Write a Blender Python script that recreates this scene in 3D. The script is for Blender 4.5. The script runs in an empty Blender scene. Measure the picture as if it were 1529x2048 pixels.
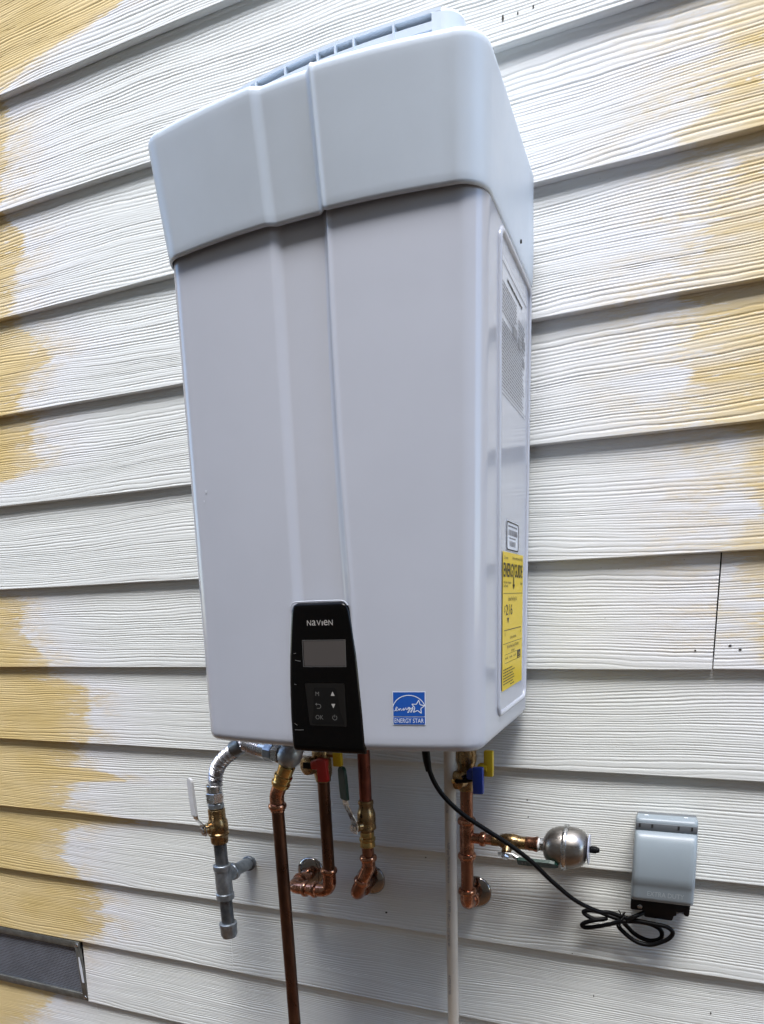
import bpy, bmesh, math, random
import numpy as np
from mathutils import Vector, Matrix
R = math.radians
SC = bpy.context.scene
COL = SC.collection

# ------------------------------------------------------------------ camera, sky, sun, exposure
CAM = np.array([0.4344, -1.1794, 1.4545]); EUL = (1.3217, 0.0346, 0.3724)
F, PU, PV = 1349.17, 784.68, 1540.77          # pixels of the 1529 x 2048 photograph
cam = bpy.data.cameras.new('camera'); camo = bpy.data.objects.new('camera', cam); COL.objects.link(camo)
camo.location = CAM; camo.rotation_euler = EUL
cam.sensor_fit = 'VERTICAL'; cam.sensor_height = 24.0; cam.lens = F / 2048 * 24.0
cam.shift_x = -(PU - 764.5) / 2048; cam.shift_y = (PV - 1024) / 2048
cam.clip_start = 0.02; cam.clip_end = 2000
SC.camera = camo

SUN_EL, SUN_AZ = 66.0, 16.0
world = bpy.data.worlds.new('World'); SC.world = world; world.use_nodes = True
wn = world.node_tree.nodes; wl = world.node_tree.links
bg = wn['Background']; sky = wn.new('ShaderNodeTexSky'); sky.sky_type = 'NISHITA'; sky.sun_disc = False
sky.sun_elevation = R(SUN_EL); sky.sun_rotation = R(180 - SUN_AZ); sky.air_density = 1.0; sky.dust_density = 1.0; sky.ozone_density = 1.0
wl.new(sky.outputs[0], bg.inputs[0]); bg.inputs[1].default_value = 0.15
sl = bpy.data.lights.new('sun', 'SUN'); so = bpy.data.objects.new('sun', sl); COL.objects.link(so)
sl.energy = 1.15; sl.angle = R(28); sl.color = (1.0, 0.985, 0.955)
so.rotation_euler = (R(90 - SUN_EL), 0, R(SUN_AZ)); so.location = (0, -3, 5)
vs = SC.view_settings; vs.view_transform = 'Standard'; vs.look = 'None'; vs.exposure = 2.20; vs.gamma = 1.0; vs.use_curve_mapping = False

# ------------------------------------------------------------------ helpers: pixel of the photograph at a given depth -> point
def _rot(e):
    return np.array(Matrix.Rotation(e[2], 3, 'Z') @ Matrix.Rotation(e[1], 3, 'Y') @ Matrix.Rotation(e[0], 3, 'X'))
RM = _rot(EUL)
def at(u, v, y):
    d = RM @ np.array([(u - PU) / F, -(v - PV) / F, -1.0]); t = (y - CAM[1]) / d[1]
    return CAM + t * d
def atx(u, v, x):
    d = RM @ np.array([(u - PU) / F, -(v - PV) / F, -1.0]); t = (x - CAM[0]) / d[0]
    return CAM + t * d
def zv(x, y, v):                                   # height at which the upright line (x, y) crosses image row v
    k = (PV - v) / F
    a = RM[:, 1] + k * RM[:, 2]                    # a . (P - C) = 0
    return CAM[2] - (a[0] * (x - CAM[0]) + a[1] * (y - CAM[1])) / a[2]
def ppm(P):                                        # pixels per metre at a point
    return F / -(RM[:, 2] @ (np.array(P) - CAM))

W = {}                                             # world position of each object's origin
def link(o, parent=None):
    COL.objects.link(o)
    if parent is not None: o.parent = parent
def mesh(name, V, Fc, mat, parent=None, smooth=True, auto=None, mats=None, fm=None):
    V = np.asarray(V, dtype=float)
    c = (V.min(0) + V.max(0)) / 2
    me = bpy.data.meshes.new(name); me.from_pydata((V - c).tolist(), [], [list(map(int, f)) for f in Fc])
    bm = bmesh.new(); bm.from_mesh(me); bmesh.ops.recalc_face_normals(bm, faces=bm.faces); bm.to_mesh(me); bm.free()
    me.materials.append(mat)
    if mats:
        for m in mats: me.materials.append(m)
        if fm is not None: me.polygons.foreach_set('material_index', fm)
    me.polygons.foreach_set('use_smooth', [smooth] * len(me.polygons))
    if smooth and auto is not None: me.set_sharp_from_angle(angle=R(auto))
    o = bpy.data.objects.new(name, me); link(o, parent)
    pw = W[parent.name] if parent is not None else np.zeros(3)
    o.location = c - pw; W[o.name] = c
    return o
def thing(name, loc, label, cat, group=None):
    o = bpy.data.objects.new(name, None); o.empty_display_size = 0.05; link(o); o.location = loc; W[o.name] = np.array(loc, float)
    o['label'] = label; o['category'] = cat
    if group: o['group'] = group
    return o
def tag(o, label, cat): o['label'] = label; o['category'] = cat; return o

def frame_axes(d):
    d = np.asarray(d, float); d = d / np.linalg.norm(d)
    a = np.array([0, 0, 1.0]) if abs(d[2]) < 0.9 else np.array([1.0, 0, 0])
    x = np.cross(a, d); x /= np.linalg.norm(x); y = np.cross(d, x)
    return x, y, d
def lathe_vf(prof, o, d, seg=28, flat=None):
    x, y, d = frame_axes(d); o = np.asarray(o, float); V = []; Fc = []
    n = seg
    for t, r in prof:
        for i in range(n):
            a = 2 * math.pi * (i + 0.5) / n; V.append(o + d * t + r * (math.cos(a) * x + math.sin(a) * y))
    for j in range(len(prof) - 1):
        for i in range(n):
            k = (i + 1) % n; Fc.append((j * n + i, j * n + k, (j + 1) * n + k, (j + 1) * n + i))
    Fc.append(tuple(range(n))[::-1]); Fc.append(tuple((len(prof) - 1) * n + i for i in range(n)))
    return V, Fc
def lathe(name, prof, o, d, mat, parent, seg=28, auto=35):
    V, Fc = lathe_vf(prof, o, d, seg); return mesh(name, V, Fc, mat, parent, True, auto)
def hexnut(name, o, d, r, L, mat, parent, n=6):
    b = min(0.0015, L * 0.2)
    return lathe(name, [(0, r - b), (b, r), (L - b, r), (L, r - b)], o, d, mat, parent, seg=n, auto=20)
def catmull(P, n=8, closed=False):
    P = [np.array(q, float) for q in P]; out = []
    for i in range(len(P) - 1):
        p0 = P[max(i - 1, 0)]; p1 = P[i]; p2 = P[i + 1]; p3 = P[min(i + 2, len(P) - 1)]
        for k in range(n):
            t = k / n
            out.append(0.5 * ((2 * p1) + (-p0 + p2) * t + (2 * p0 - 5 * p1 + 4 * p2 - p3) * t * t + (-p0 + 3 * p1 - 3 * p2 + p3) * t ** 3))
    out.append(P[-1]); return out
def fillet(P, r, n=8):
    P = [np.array(q, float) for q in P]; out = [P[0]]
    for i in range(1, len(P) - 1):
        a = P[i - 1] - P[i]; b = P[i + 1] - P[i]; la, lb = np.linalg.norm(a), np.linalg.norm(b); a /= la; b /= lb
        ang = math.acos(max(-1, min(1, a @ b))); t = min(r / math.tan(ang / 2), la * .49, lb * .49)
        s, e = P[i] + a * t, P[i] + b * t
        for k in range(n + 1):
            q = k / n; out.append((1 - q) ** 2 * s + 2 * q * (1 - q) * P[i] + q * q * e)
    out.append(P[-1]); return out
def tube_vf(P, rad, seg=16):
    P = np.array(P); n = len(P); T = np.gradient(P, axis=0); T /= np.linalg.norm(T, axis=1)[:, None] + 1e-12
    x, y, _ = frame_axes(T[0]); V = []; Fc = []
    rr = rad if hasattr(rad, '__len__') else [rad] * n
    for i in range(n):
        x = x - T[i] * (x @ T[i]); x /= np.linalg.norm(x); y = np.cross(T[i], x)
        for k in range(seg):
            a = 2 * math.pi * k / seg; V.append(P[i] + rr[i] * (math.cos(a) * x + math.sin(a) * y))
    for i in range(n - 1):
        for k in range(seg):
            q = (k + 1) % seg; Fc.append((i * seg + k, i * seg + q, (i + 1) * seg + q, (i + 1) * seg + k))
    Fc.append(tuple(range(seg))[::-1]); Fc.append(tuple((n - 1) * seg + k for k in range(seg)))
    return V, Fc
def tube(name, P, rad, mat, parent, seg=16, auto=40):
    V, Fc = tube_vf(P, rad, seg); return mesh(name, V, Fc, mat, parent, True, auto)
def box_bm(c, s, bev=0.0, rot=None, seg=2):
    bm = bmesh.new(); bmesh.ops.create_cube(bm, size=1.0)
    bmesh.ops.scale(bm, vec=s, verts=bm.verts)
    if bev: bmesh.ops.bevel(bm, geom=bm.edges[:], offset=bev, segments=seg, affect='EDGES', profile=0.5)
    M = Matrix.Translation(c) @ (rot.to_4x4() if rot is not None else Matrix.Identity(4))
    bmesh.ops.transform(bm, matrix=M, verts=bm.verts)
    bm.verts.ensure_lookup_table(); bm.verts.index_update()
    V = [tuple(v.co) for v in bm.verts]; Fc = [[v.index for v in f.verts] for f in bm.faces]; bm.free(); return V, Fc
def box(name, c, s, mat, parent, bev=0.0, rot=None, seg=2):
    V, Fc = box_bm(Vector(c), Vector(s), bev, rot, seg); return mesh(name, V, Fc, mat, parent, bool(bev), 30)
def join(parts):
    V = []; Fc = []
    for v, f in parts:
        b = len(V); V += [tuple(q) for q in v]; Fc += [[i + b for i in g] for g in f]
    return V, Fc
def prism(name, outline, fn, d0, d1, mat, parent, bev=0.0):
    """outline of 2D points, fn(a, b, d) -> point, from depth d0 to d1"""
    n = len(outline); V = [fn(a, b, d0) for a, b in outline] + [fn(a, b, d1) for a, b in outline]
    Fc = [tuple(range(n)), tuple(range(2 * n - 1, n - 1, -1))] + [(i, (i + 1) % n, n + (i + 1) % n, n + i) for i in range(n)]
    o = mesh(name, V, Fc, mat, parent, False)
    if bev:
        bm = bmesh.new(); bm.from_mesh(o.data); bmesh.ops.bevel(bm, geom=bm.edges[:], offset=bev, segments=2, affect='EDGES', profile=0.5)
        bm.to_mesh(o.data); bm.free(); o.data.polygons.foreach_set('use_smooth', [True] * len(o.data.polygons)); o.data.set_sharp_from_angle(angle=R(40))
    return o
def text_vf(s, size, bold=0.0, width=None, align='LEFT', extrude=0.0, shear=0.0):
    cu = bpy.data.curves.new('txt', 'FONT'); cu.body = s; cu.size = size; cu.offset = bold; cu.resolution_u = 3; cu.extrude = extrude; cu.shear = shear
    o = bpy.data.objects.new('txt', cu); COL.objects.link(o); bpy.context.view_layer.update()
    me = bpy.data.meshes.new_from_object(o)
    V = [tuple(v.co) for v in me.vertices]; Fc = [list(p.vertices) for p in me.polygons]
    bpy.data.objects.remove(o); bpy.data.curves.remove(cu); bpy.data.meshes.remove(me)
    A = np.array(V); A[:, :2] -= A[:, :2].min(0)
    if width: A[:, 0] *= width / A[:, 0].max()
    w = A[:, 0].max()
    if align == 'CENTER': A[:, 0] -= w / 2
    if align == 'RIGHT': A[:, 0] -= w
    return A.tolist(), Fc
def poly_stroke(pts, w):
    """flat stroke of width w along 2D points"""
    P = np.array(pts, float); T = np.gradient(P, axis=0); T /= np.linalg.norm(T, axis=1)[:, None] + 1e-12
    N = np.stack([-T[:, 1], T[:, 0]], 1) * w / 2
    V = [(*q, 0) for q in P + N] + [(*q, 0) for q in P - N]; n = len(P)
    return V, [(i, i + 1, n + i + 1, n + i) for i in range(n - 1)]
def rect2(x0, x1, y0, y1): return [(x0, y0, 0), (x1, y0, 0), (x1, y1, 0), (x0, y1, 0)], [(0, 1, 2, 3)]
def move2(vf, dx, dy): return [(v[0] + dx, v[1] + dy, v[2]) for v in vf[0]], vf[1]
def on(vf, fn): return [fn(v[0], v[1], v[2]) for v in vf[0]], vf[1]

# ------------------------------------------------------------------ materials
class NT:
    def __init__(s, name):
        s.m = bpy.data.materials.new(name); s.m.use_nodes = True; s.t = s.m.node_tree; s.n = s.t.nodes; s.b = s.n['Principled BSDF']
    def l(s, a, b): s.t.links.new(a, b)
    def val(s, sock, v):
        if isinstance(v, bpy.types.NodeSocket): s.l(v, sock)
        else: sock.default_value = v
    def math(s, op, a, b=0.0, c=None, clamp=False):
        n = s.n.new('ShaderNodeMath'); n.operation = op; n.use_clamp = clamp; s.val(n.inputs[0], a); s.val(n.inputs[1], b)
        if c is not None: s.val(n.inputs[2], c)
        return n.outputs[0]
    def comb(s, x, y, z=0.0):
        n = s.n.new('ShaderNodeCombineXYZ'); s.val(n.inputs[0], x); s.val(n.inputs[1], y); s.val(n.inputs[2], z); return n.outputs[0]
    def noise(s, vec, scale=1.0, detail=2.0, rough=0.5, out=0):
        n = s.n.new('ShaderNodeTexNoise'); s.l(vec, n.inputs['Vector']); n.inputs['Scale'].default_value = scale
        n.inputs['Detail'].default_value = detail; n.inputs['Roughness'].default_value = rough; return n.outputs[out]
    def mapr(s, v, a, b, c=0.0, d=1.0, smooth=True):
        n = s.n.new('ShaderNodeMapRange'); n.interpolation_type = 'SMOOTHSTEP' if smooth else 'LINEAR'
        s.val(n.inputs[0], v); s.val(n.inputs[1], a); s.val(n.inputs[2], b); s.val(n.inputs[3], c); s.val(n.inputs[4], d); return n.outputs[0]
    def mix(s, f, a, b):
        n = s.n.new('ShaderNodeMix'); n.data_type = 'RGBA'; s.val(n.inputs[0], f); s.val(n.inputs[6], a); s.val(n.inputs[7], b); return n.outputs[2]
    def pos(s):
        g = s.n.new('ShaderNodeNewGeometry'); return g.outputs['Position']
    def sep(s, v):
        n = s.n.new('ShaderNodeSeparateXYZ'); s.l(v, n.inputs[0]); return n.outputs
    def obj(s):
        n = s.n.new('ShaderNodeTexCoord'); return n.outputs['Object']
    def bump(s, h, dist, strength=1.0):
        n = s.n.new('ShaderNodeBump'); s.l(h, n.inputs['Height']); n.inputs['Distance'].default_value = dist; n.inputs['Strength'].default_value = strength
        s.l(n.outputs[0], s.b.inputs['Normal']); return n
    def curve(s, v, pts):
        n = s.n.new('ShaderNodeFloatCurve'); c = n.mapping.curves[0]; n.mapping.use_clip = False
        while len(c.points) > 2: c.points.remove(c.points[1])
        c.points[0].location = pts[0]; c.points[-1].location = pts[-1]
        for q in pts[1:-1]: c.points.new(*q)
        for q in c.points: q.handle_type = 'VECTOR'
        n.mapping.update(); s.l(v, n.inputs['Value']); return n.outputs[0]
def rgb(c): return (c[0], c[1], c[2], 1.0)
def M(name, c, rough=0.5, metal=0.0, var=0.0, vscale=30.0, c2=None, bump=0.0, bscale=200.0, rvar=0.0, coat=0.0, spec=None, stretch=None):
    t = NT(name); b = t.b; b.inputs['Base Color'].default_value = rgb(c); b.inputs['Roughness'].default_value = rough; b.inputs['Metallic'].default_value = metal
    if spec is not None: b.inputs['Specular IOR Level'].default_value = spec
    if coat: b.inputs['Coat Weight'].default_value = coat; b.inputs['Coat Roughness'].default_value = 0.06
    P = t.pos()
    if stretch:
        n = t.n.new('ShaderNodeVectorMath'); n.operation = 'MULTIPLY'; t.l(P, n.inputs[0]); n.inputs[1].default_value = stretch; P = n.outputs[0]
    if var or c2:
        f = t.mapr(t.noise(P, vscale, 4, 0.6), 0.32, 0.68)
        d = c2 or tuple(x * (1 - var) for x in c)
        t.l(t.mix(f, rgb(c), rgb(d)), b.inputs['Base Color'])
    if rvar:
        t.l(t.mapr(t.noise(P, vscale * 1.7, 4, 0.6), 0.3, 0.7, max(rough - rvar, 0.02), rough + rvar), b.inputs['Roughness'])
    if bump: t.bump(t.noise(P, bscale, 3, 0.6), bump)
    return t.m

PITCH = 0.178
def lip(k): return 1.15 - PITCH * k
LB = [(0.0, -1.6), (0.40, -1.1), (0.60, -0.95), (0.6267, -0.93), (0.640, -0.872), (0.655, -0.850), (0.6882, -0.8337), (0.7048, -0.8618), (0.7431, -0.8547), (0.779, -0.8632), (0.79, -0.9073), (0.8045, -0.9073), (0.8287, -0.9092), (0.8414, -0.9636), (0.874, -0.9501), (0.923, -0.9267), (0.9418, -0.8659), (0.960, -0.68), (0.973, -0.69), (0.9793, -0.912), (1.0098, -0.9009), (1.0437, -0.8892), (1.056, -0.88), (1.0620, -0.7273), (1.0799, -0.7323), (1.087, -0.8748), (1.1064, -0.8639), (1.1389, -0.8512), (1.1500, -0.8089), (1.1881, -0.7955), (1.2078, -0.8069), (1.2329, -0.7916), (1.2643, -0.7931), (1.2839, -0.7924), (1.2940, -0.9048), (1.3264, -0.9054), (1.3327, -0.8894), (1.3558, -0.9079), (1.3848, -0.9408), (1.414, -0.974), (1.4365, -0.9528), (1.4958, -0.9754), (1.507, -1.2), (1.683, -1.2), (1.6953, -1.10), (1.7312, -0.9994), (1.7403, -0.9049), (1.7521, -0.8577), (1.7695, -0.832), (1.7979, -0.8401), (1.829, -0.8475), (1.8486, -0.8244), (1.8609, -0.8546), (1.8887, -0.8626), (1.9137, -0.8353), (1.9345, -0.8164), (1.9454, -0.7628), (1.9674, -0.7581), (1.9923, -0.8033), (2.0301, -0.8477), (2.0405, -0.8339), (2.0692, -0.8341), (2.102, -0.8194), (2.1329, -0.7985), (2.1657, -0.7908), (2.2036, -0.8198), (2.2194, -0.8268), (2.2382, -0.8168), (2.3796, -0.7823), (2.40, -0.785), (2.43, -0.70), (2.445, -0.52), (2.47, -0.40), (2.60, -0.30), (3.4, -0.5)]
RB = [(0.0, 0.95), (1.15, 0.90), (1.32, 0.75), (1.3359, 0.6049), (1.3565, 0.5684), (1.3862, 0.5549), (1.456, 0.5558), (1.4795, 0.5178), (1.5074, 0.5095), (1.5124, 0.5015), (1.5309, 0.5164), (1.5569, 0.5385), (1.6129, 0.5232), (1.6791, 0.5152), (1.6887, 0.4546), (1.7041, 0.467), (1.7293, 0.4518), (1.7465, 0.4317), (1.7666, 0.4202), (1.7795, 0.4584), (1.7917, 0.4369), (1.818, 0.4292), (1.8275, 0.4451), (1.8498, 0.4251), (1.8651, 0.4095), (1.8952, 0.4295), (1.913, 0.4458), (1.9455, 0.4397), (1.9707, 0.4606), (1.9998, 0.4708), (2.0293, 0.4807), (2.0413, 0.4615), (2.0463, 0.3854), (2.0717, 0.4316), (2.0853, 0.4399), (2.0982, 0.4482), (2.1188, 0.4569), (2.1593, 0.4437), (2.1976, 0.4332), (2.24, 0.60), (2.40, 0.62), (3.4, 0.6)]
def siding_material():
    t = NT('painted_fibre_cement'); P = t.pos(); X, Y, Z = t.sep(P)
    oi = t.n.new('ShaderNodeObjectInfo'); rnd = t.math('MULTIPLY', oi.outputs['Random'], 37.0)
    oz = t.sep(oi.outputs['Location'])[2]
    seed = t.math('ADD', rnd, t.math('MULTIPLY', oz, 61.7))
    # embossed cedar grain: warped height field of grooves
    w1 = t.math('MULTIPLY', t.math('SUBTRACT', t.noise(t.comb(t.math('MULTIPLY', X, 1.5), t.math('MULTIPLY', Z, 7.0), seed), 1, 2, .5), .5), 0.060)
    w2 = t.math('MULTIPLY', t.math('SUBTRACT', t.noise(t.comb(t.math('MULTIPLY', X, 0.7), t.math('MULTIPLY', Z, 22.0), seed), 1, 1, .5), .5), 0.030)
    w3 = t.math('MULTIPLY', t.math('SUBTRACT', t.noise(t.comb(t.math('MULTIPLY', X, 16.0), t.math('MULTIPLY', Z, 55.0), seed), 1, 3, .6), .5), 0.0075)
    s = t.math('ADD', t.math('ADD', Z, w1), t.math('ADD', w2, w3))
    ph = t.math('MULTIPLY', s, 1 / 0.0045)
    fr = t.math('SUBTRACT', ph, t.math('FLOOR', ph)); tri = t.math('ABSOLUTE', t.math('SUBTRACT', t.math('MULTIPLY', fr, 2.0), 1.0))
    groove = t.mapr(tri, 0.0, 0.85)                                      # 0 in the groove, 1 on the land
    amp = t.mapr(t.noise(t.comb(t.math('MULTIPLY', X, 3.0), t.math('MULTIPLY', s, 222.0), seed), 1, 2, .5), 0.28, 0.60, 0.22, 1.0)
    h1 = t.math('MULTIPLY', t.math('SUBTRACT', groove, 1.0), amp)
    fine = t.math('MULTIPLY', t.noise(t.comb(t.math('MULTIPLY', X, 30.0), t.math('MULTIPLY', s, 900.0), seed), 1, 3, .6), 0.22)
    h = t.math('ADD', h1, fine)
    t.bump(fine, 0.0006, 1.0)
    # brushed white patch over yellow paint
    def bound(pts, x0, x1):
        z0, z1 = 0.0, 3.4
        c = t.curve(t.math('DIVIDE', Z, z1), [(q[0] / z1, (q[1] - x0) / (x1 - x0)) for q in pts])
        return t.math('ADD', t.math('MULTIPLY', c, x1 - x0), x0)
    nb = t.math('MULTIPLY', t.math('SUBTRACT', t.noise(t.comb(t.math('MULTIPLY', X, 9.0), t.math('MULTIPLY', Z, 60.0), 3.0), 1, 4, .70), .5), 0.110)
    nf = t.math('MULTIPLY', t.math('SUBTRACT', t.noise(t.comb(t.math('MULTIPLY', X, 12.0), t.math('MULTIPLY', Z, 260.0), 9.0), 1, 3, .65), .5), 0.095)
    dn = t.math('ADD', nb, nf)
    dl = t.math('ADD', t.math('SUBTRACT', X, bound(LB, -1.7, 0.0)), dn)
    dr = t.math('ADD', t.math('SUBTRACT', bound(RB, 0.2, 1.2), t.math('SUBTRACT', X, 0.026)), dn)
    d = t.math('MINIMUM', dl, t.math('MULTIPLY', dr, 0.6))
    sw = t.mapr(t.noise(t.comb(t.math('MULTIPLY', X, 2.0), t.math('MULTIPLY', Z, 5.0), 7.0), 1, 2, .5), 0.38, 0.62, 0.004, 0.022)
    hard = t.mapr(d, t.math('MULTIPLY', sw, -0.6), sw)
    speck = t.mapr(t.noise(t.comb(t.math('MULTIPLY', X, 45.0), t.math('MULTIPLY', s, 330.0), 5.0), 1, 4, .7), 0.40, 0.62)
    patch = t.mapr(t.noise(t.comb(t.math('MULTIPLY', X, 7.0), t.math('MULTIPLY', Z, 22.0), 1.0), 1, 3, .6), 0.38, 0.58)
    near = t.mapr(d, 0.0, 0.13, 1.0, 0.0)
    thin = t.math('MULTIPLY', t.math('MULTIPLY', near, patch), t.math('ADD', t.math('MULTIPLY', t.math('SUBTRACT', 1.0, speck), 0.55), 0.18))
    # a few dry white brush drags over the yellow
    far = t.mapr(d, -0.11, -0.005, 0.0, 0.75)
    drag = t.math('MULTIPLY', far, t.mapr(t.noise(t.comb(t.math('MULTIPLY', X, 22.0), t.math('MULTIPLY', s, 160.0), 12.0), 1, 4, .7), 0.52, 0.66))
    white = t.math('MAXIMUM', t.math('MULTIPLY', hard, t.math('SUBTRACT', 1.0, thin)), drag)
    var = t.noise(t.comb(t.math('MULTIPLY', X, 4.0), t.math('MULTIPLY', Z, 9.0), seed), 1, 3, .6)
    prim = t.mapr(d, 0.02, 0.26, 1.0, 0.0)                                # fresh primer near the edge of the patch, older white inside
    wc = t.mix(prim, rgb((0.705, 0.725, 0.70)), rgb((0.73, 0.735, 0.755)))
    wc = t.mix(t.math('MULTIPLY', t.mapr(var, 0.35, 0.75), 0.35), wc, rgb((0.62, 0.635, 0.61)))
    yc = t.mix(t.mapr(var, 0.3, 0.7), rgb((0.60, 0.45, 0.185)), rgb((0.68, 0.535, 0.27)))
    wn_ = t.mapr(t.noise(t.comb(t.math('MULTIPLY', X, 5.0), t.math('MULTIPLY', Z, 34.0), 21.0), 1, 4, .65), 0.30, 0.66)
    right = t.mapr(X, 0.0, 0.1, 0.24, 0.50)
    wash = t.math('MULTIPLY', t.math('MULTIPLY', t.mapr(d, -0.11, 0.0), wn_), right)
    white = t.math('MAXIMUM', white, wash)
    col = t.mix(white, yc, wc)
    dirt = t.mapr(t.noise(t.comb(X, Z, 2.0), 210, 2, .5), 0.735, 0.78)
    col = t.mix(t.math('MULTIPLY', dirt, 0.6), col, rgb((0.20, 0.17, 0.13)))
    t.l(col, t.b.inputs['Base Color']); t.b.inputs['Roughness'].default_value = 0.58; t.b.inputs['Specular IOR Level'].default_value = 0.35
    return t.m
SIDING = siding_material()
WHITE = M('glossy_white_cover', (0.495, 0.513, 0.565), 0.15, 0, spec=0.5, var=0.035, vscale=5, rvar=0.05, bump=0.0007, bscale=6)
HOODM = M('grey_plastic_hood', (0.63, 0.705, 0.785), 0.42, 0, var=0.04, vscale=9, bump=0.00006, bscale=900, rvar=0.06)
DARKIN = M('dark_inside', (0.02, 0.02, 0.022), 0.8)
BLACKG = M('black_gloss_panel', (0.0022, 0.002, 0.002), 0.10, 0, spec=0.22)
SCREEN = M('lcd_screen', (0.075, 0.066, 0.060), 0.2)
KEYPAD = M('keypad_film', (0.010, 0.009, 0.008), 0.30, spec=0.3)
KEYDARK = M('keypad_face', (0.005, 0.0045, 0.004), 0.45, spec=0.25)
BEZEL = M('bezel_grey', (0.085, 0.08, 0.075), 0.4)
PRINTW = M('white_print', (0.38, 0.36, 0.33), 0.5)
PRINTG = M('grey_print', (0.13, 0.125, 0.115), 0.5)
BLUE = M('sticker_blue', (0.012, 0.085, 0.38), 0.35)
STKW = M('sticker_white', (0.72, 0.76, 0.82), 0.4)
YEL = M('label_yellow', (0.76, 0.545, 0.018), 0.45)
INK = M('black_ink', (0.02, 0.018, 0.016), 0.6)
INKL = M('pale_ink', (0.27, 0.275, 0.29), 0.6)
INKG = M('grey_ink', (0.16, 0.16, 0.18), 0.6)
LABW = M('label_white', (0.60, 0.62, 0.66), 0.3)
GALV = M('galvanised_steel', (0.36, 0.40, 0.44), 0.42, 0.85, var=0.3, vscale=60, rvar=0.12, bump=0.0002, bscale=160)
GALVD = M('dark_steel_pipe', (0.10, 0.12, 0.14), 0.38, 0.85, c2=(0.20, 0.22, 0.24), vscale=35, rvar=0.12, bump=0.0002, bscale=120)
STEEL = M('bright_steel', (0.62, 0.63, 0.63), 0.25, 1.0, var=0.2, vscale=80, rvar=0.08)
FLEX = M('flex_hose_steel', (0.60, 0.60, 0.63), 0.28, 0.9, var=0.25, vscale=50, rvar=0.1)
BRASS = M('brass', (0.40, 0.265, 0.125), 0.30, 1.0, c2=(0.22, 0.145, 0.075), vscale=70, rvar=0.1, bump=0.0001, bscale=300)
BRASSB = M('bright_brass', (0.75, 0.52, 0.20), 0.18, 1.0, var=0.3, vscale=60, rvar=0.06)
COPD = M('tarnished_copper', (0.15, 0.070, 0.040), 0.36, 0.9, c2=(0.085, 0.042, 0.027), vscale=28, rvar=0.14, stretch=(1, 1, .35), bump=0.0001, bscale=90)
COPM = M('copper_pipe', (0.36, 0.165, 0.10), 0.28, 1.0, c2=(0.20, 0.095, 0.06), vscale=30, rvar=0.1, stretch=(1, 1, .4))
COPB = M('bright_copper', (0.62, 0.31, 0.20), 0.20, 1.0, c2=(0.25, 0.115, 0.07), vscale=75, rvar=0.11, bump=0.0002, bscale=220)
CHROME = M('chrome', (0.34, 0.31, 0.285), 0.05, 1.0)
REDP = M('red_plastic', (0.42, 0.018, 0.014), 0.4)
BLUP = M('blue_plastic', (0.008, 0.035, 0.25), 0.38)
YELP = M('yellow_plastic', (0.62, 0.42, 0.012), 0.4)
GRNP = M('green_vinyl', (0.005, 0.032, 0.022), 0.4, spec=0.3)
WHTP = M('white_vinyl', (0.62, 0.63, 0.64), 0.4)
BLKP = M('black_rubber', (0.0045, 0.0045, 0.005), 0.42, spec=0.12)
PVC = M('white_pvc', (0.52, 0.465, 0.385), 0.35, var=0.08, vscale=20, rvar=0.08)
TANKM = M('brushed_stainless', (0.40, 0.375, 0.35), 0.34, 1.0, c2=(0.30, 0.28, 0.26), vscale=18, rvar=0.08, stretch=(.3, 3, 3))
TAPE = M('thread_tape', (0.72, 0.72, 0.72), 0.5)
FILM = M('clear_film_disc', (0.45, 0.48, 0.60), 0.15)
LIDM = M('grey_outlet_plastic', (0.26, 0.305, 0.335), 0.36, var=0.04, vscale=12, rvar=0.05)
LIDL = M('emboss_highlight', (0.40, 0.45, 0.48), 0.4)  # highlights of the embossed letters put in as a paler flat colour
LIDD = M('dark_grey_outlet_plastic', (0.115, 0.125, 0.135), 0.42)
BASEM = M('charcoal_outlet_base', (0.009, 0.0092, 0.010), 0.45, spec=0.3)
VENTF = M('weathered_aluminium', (0.20, 0.20, 0.18), 0.5, 0.6, c2=(0.13, 0.13, 0.118), vscale=40, rvar=0.1)
HOLE = M('nail_hole_dark', (0.045, 0.04, 0.035), 0.8)
CONC = M('concrete', (0.30, 0.29, 0.27), 0.85, var=0.25, vscale=12, bump=0.002, bscale=60)
SOIL = M('bare_soil_ground', (0.105, 0.050, 0.017), 0.95, c2=(0.14, 0.068, 0.026), vscale=3, bump=0.01, bscale=25)
SHEATH = M('house_wrap_dark', (0.03, 0.03, 0.03), 0.9)
def screen_material():
    t = NT('insect_screen'); X, Y, Z = t.sep(t.pos())
    a = t.math('ABSOLUTE', t.math('SINE', t.math('MULTIPLY', X, 620.0))); b = t.math('ABSOLUTE', t.math('SINE', t.math('MULTIPLY', Z, 620.0)))
    w = t.mapr(t.math('MAXIMUM', a, b), 0.72, 0.97)
    dust = t.mapr(t.noise(t.comb(X, Z, 0.0), 14, 4, .6), 0.3, 0.75, 0.72, 1.0)
    t.l(t.mix(t.math('MULTIPLY', w, dust), rgb((0.012, 0.013, 0.018)), rgb((0.22, 0.24, 0.28))), t.b.inputs['Base Color']); t.b.inputs['Roughness'].default_value = 0.5
    t.bump(w, 0.0005); return t.m
SCRN = screen_material()

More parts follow.
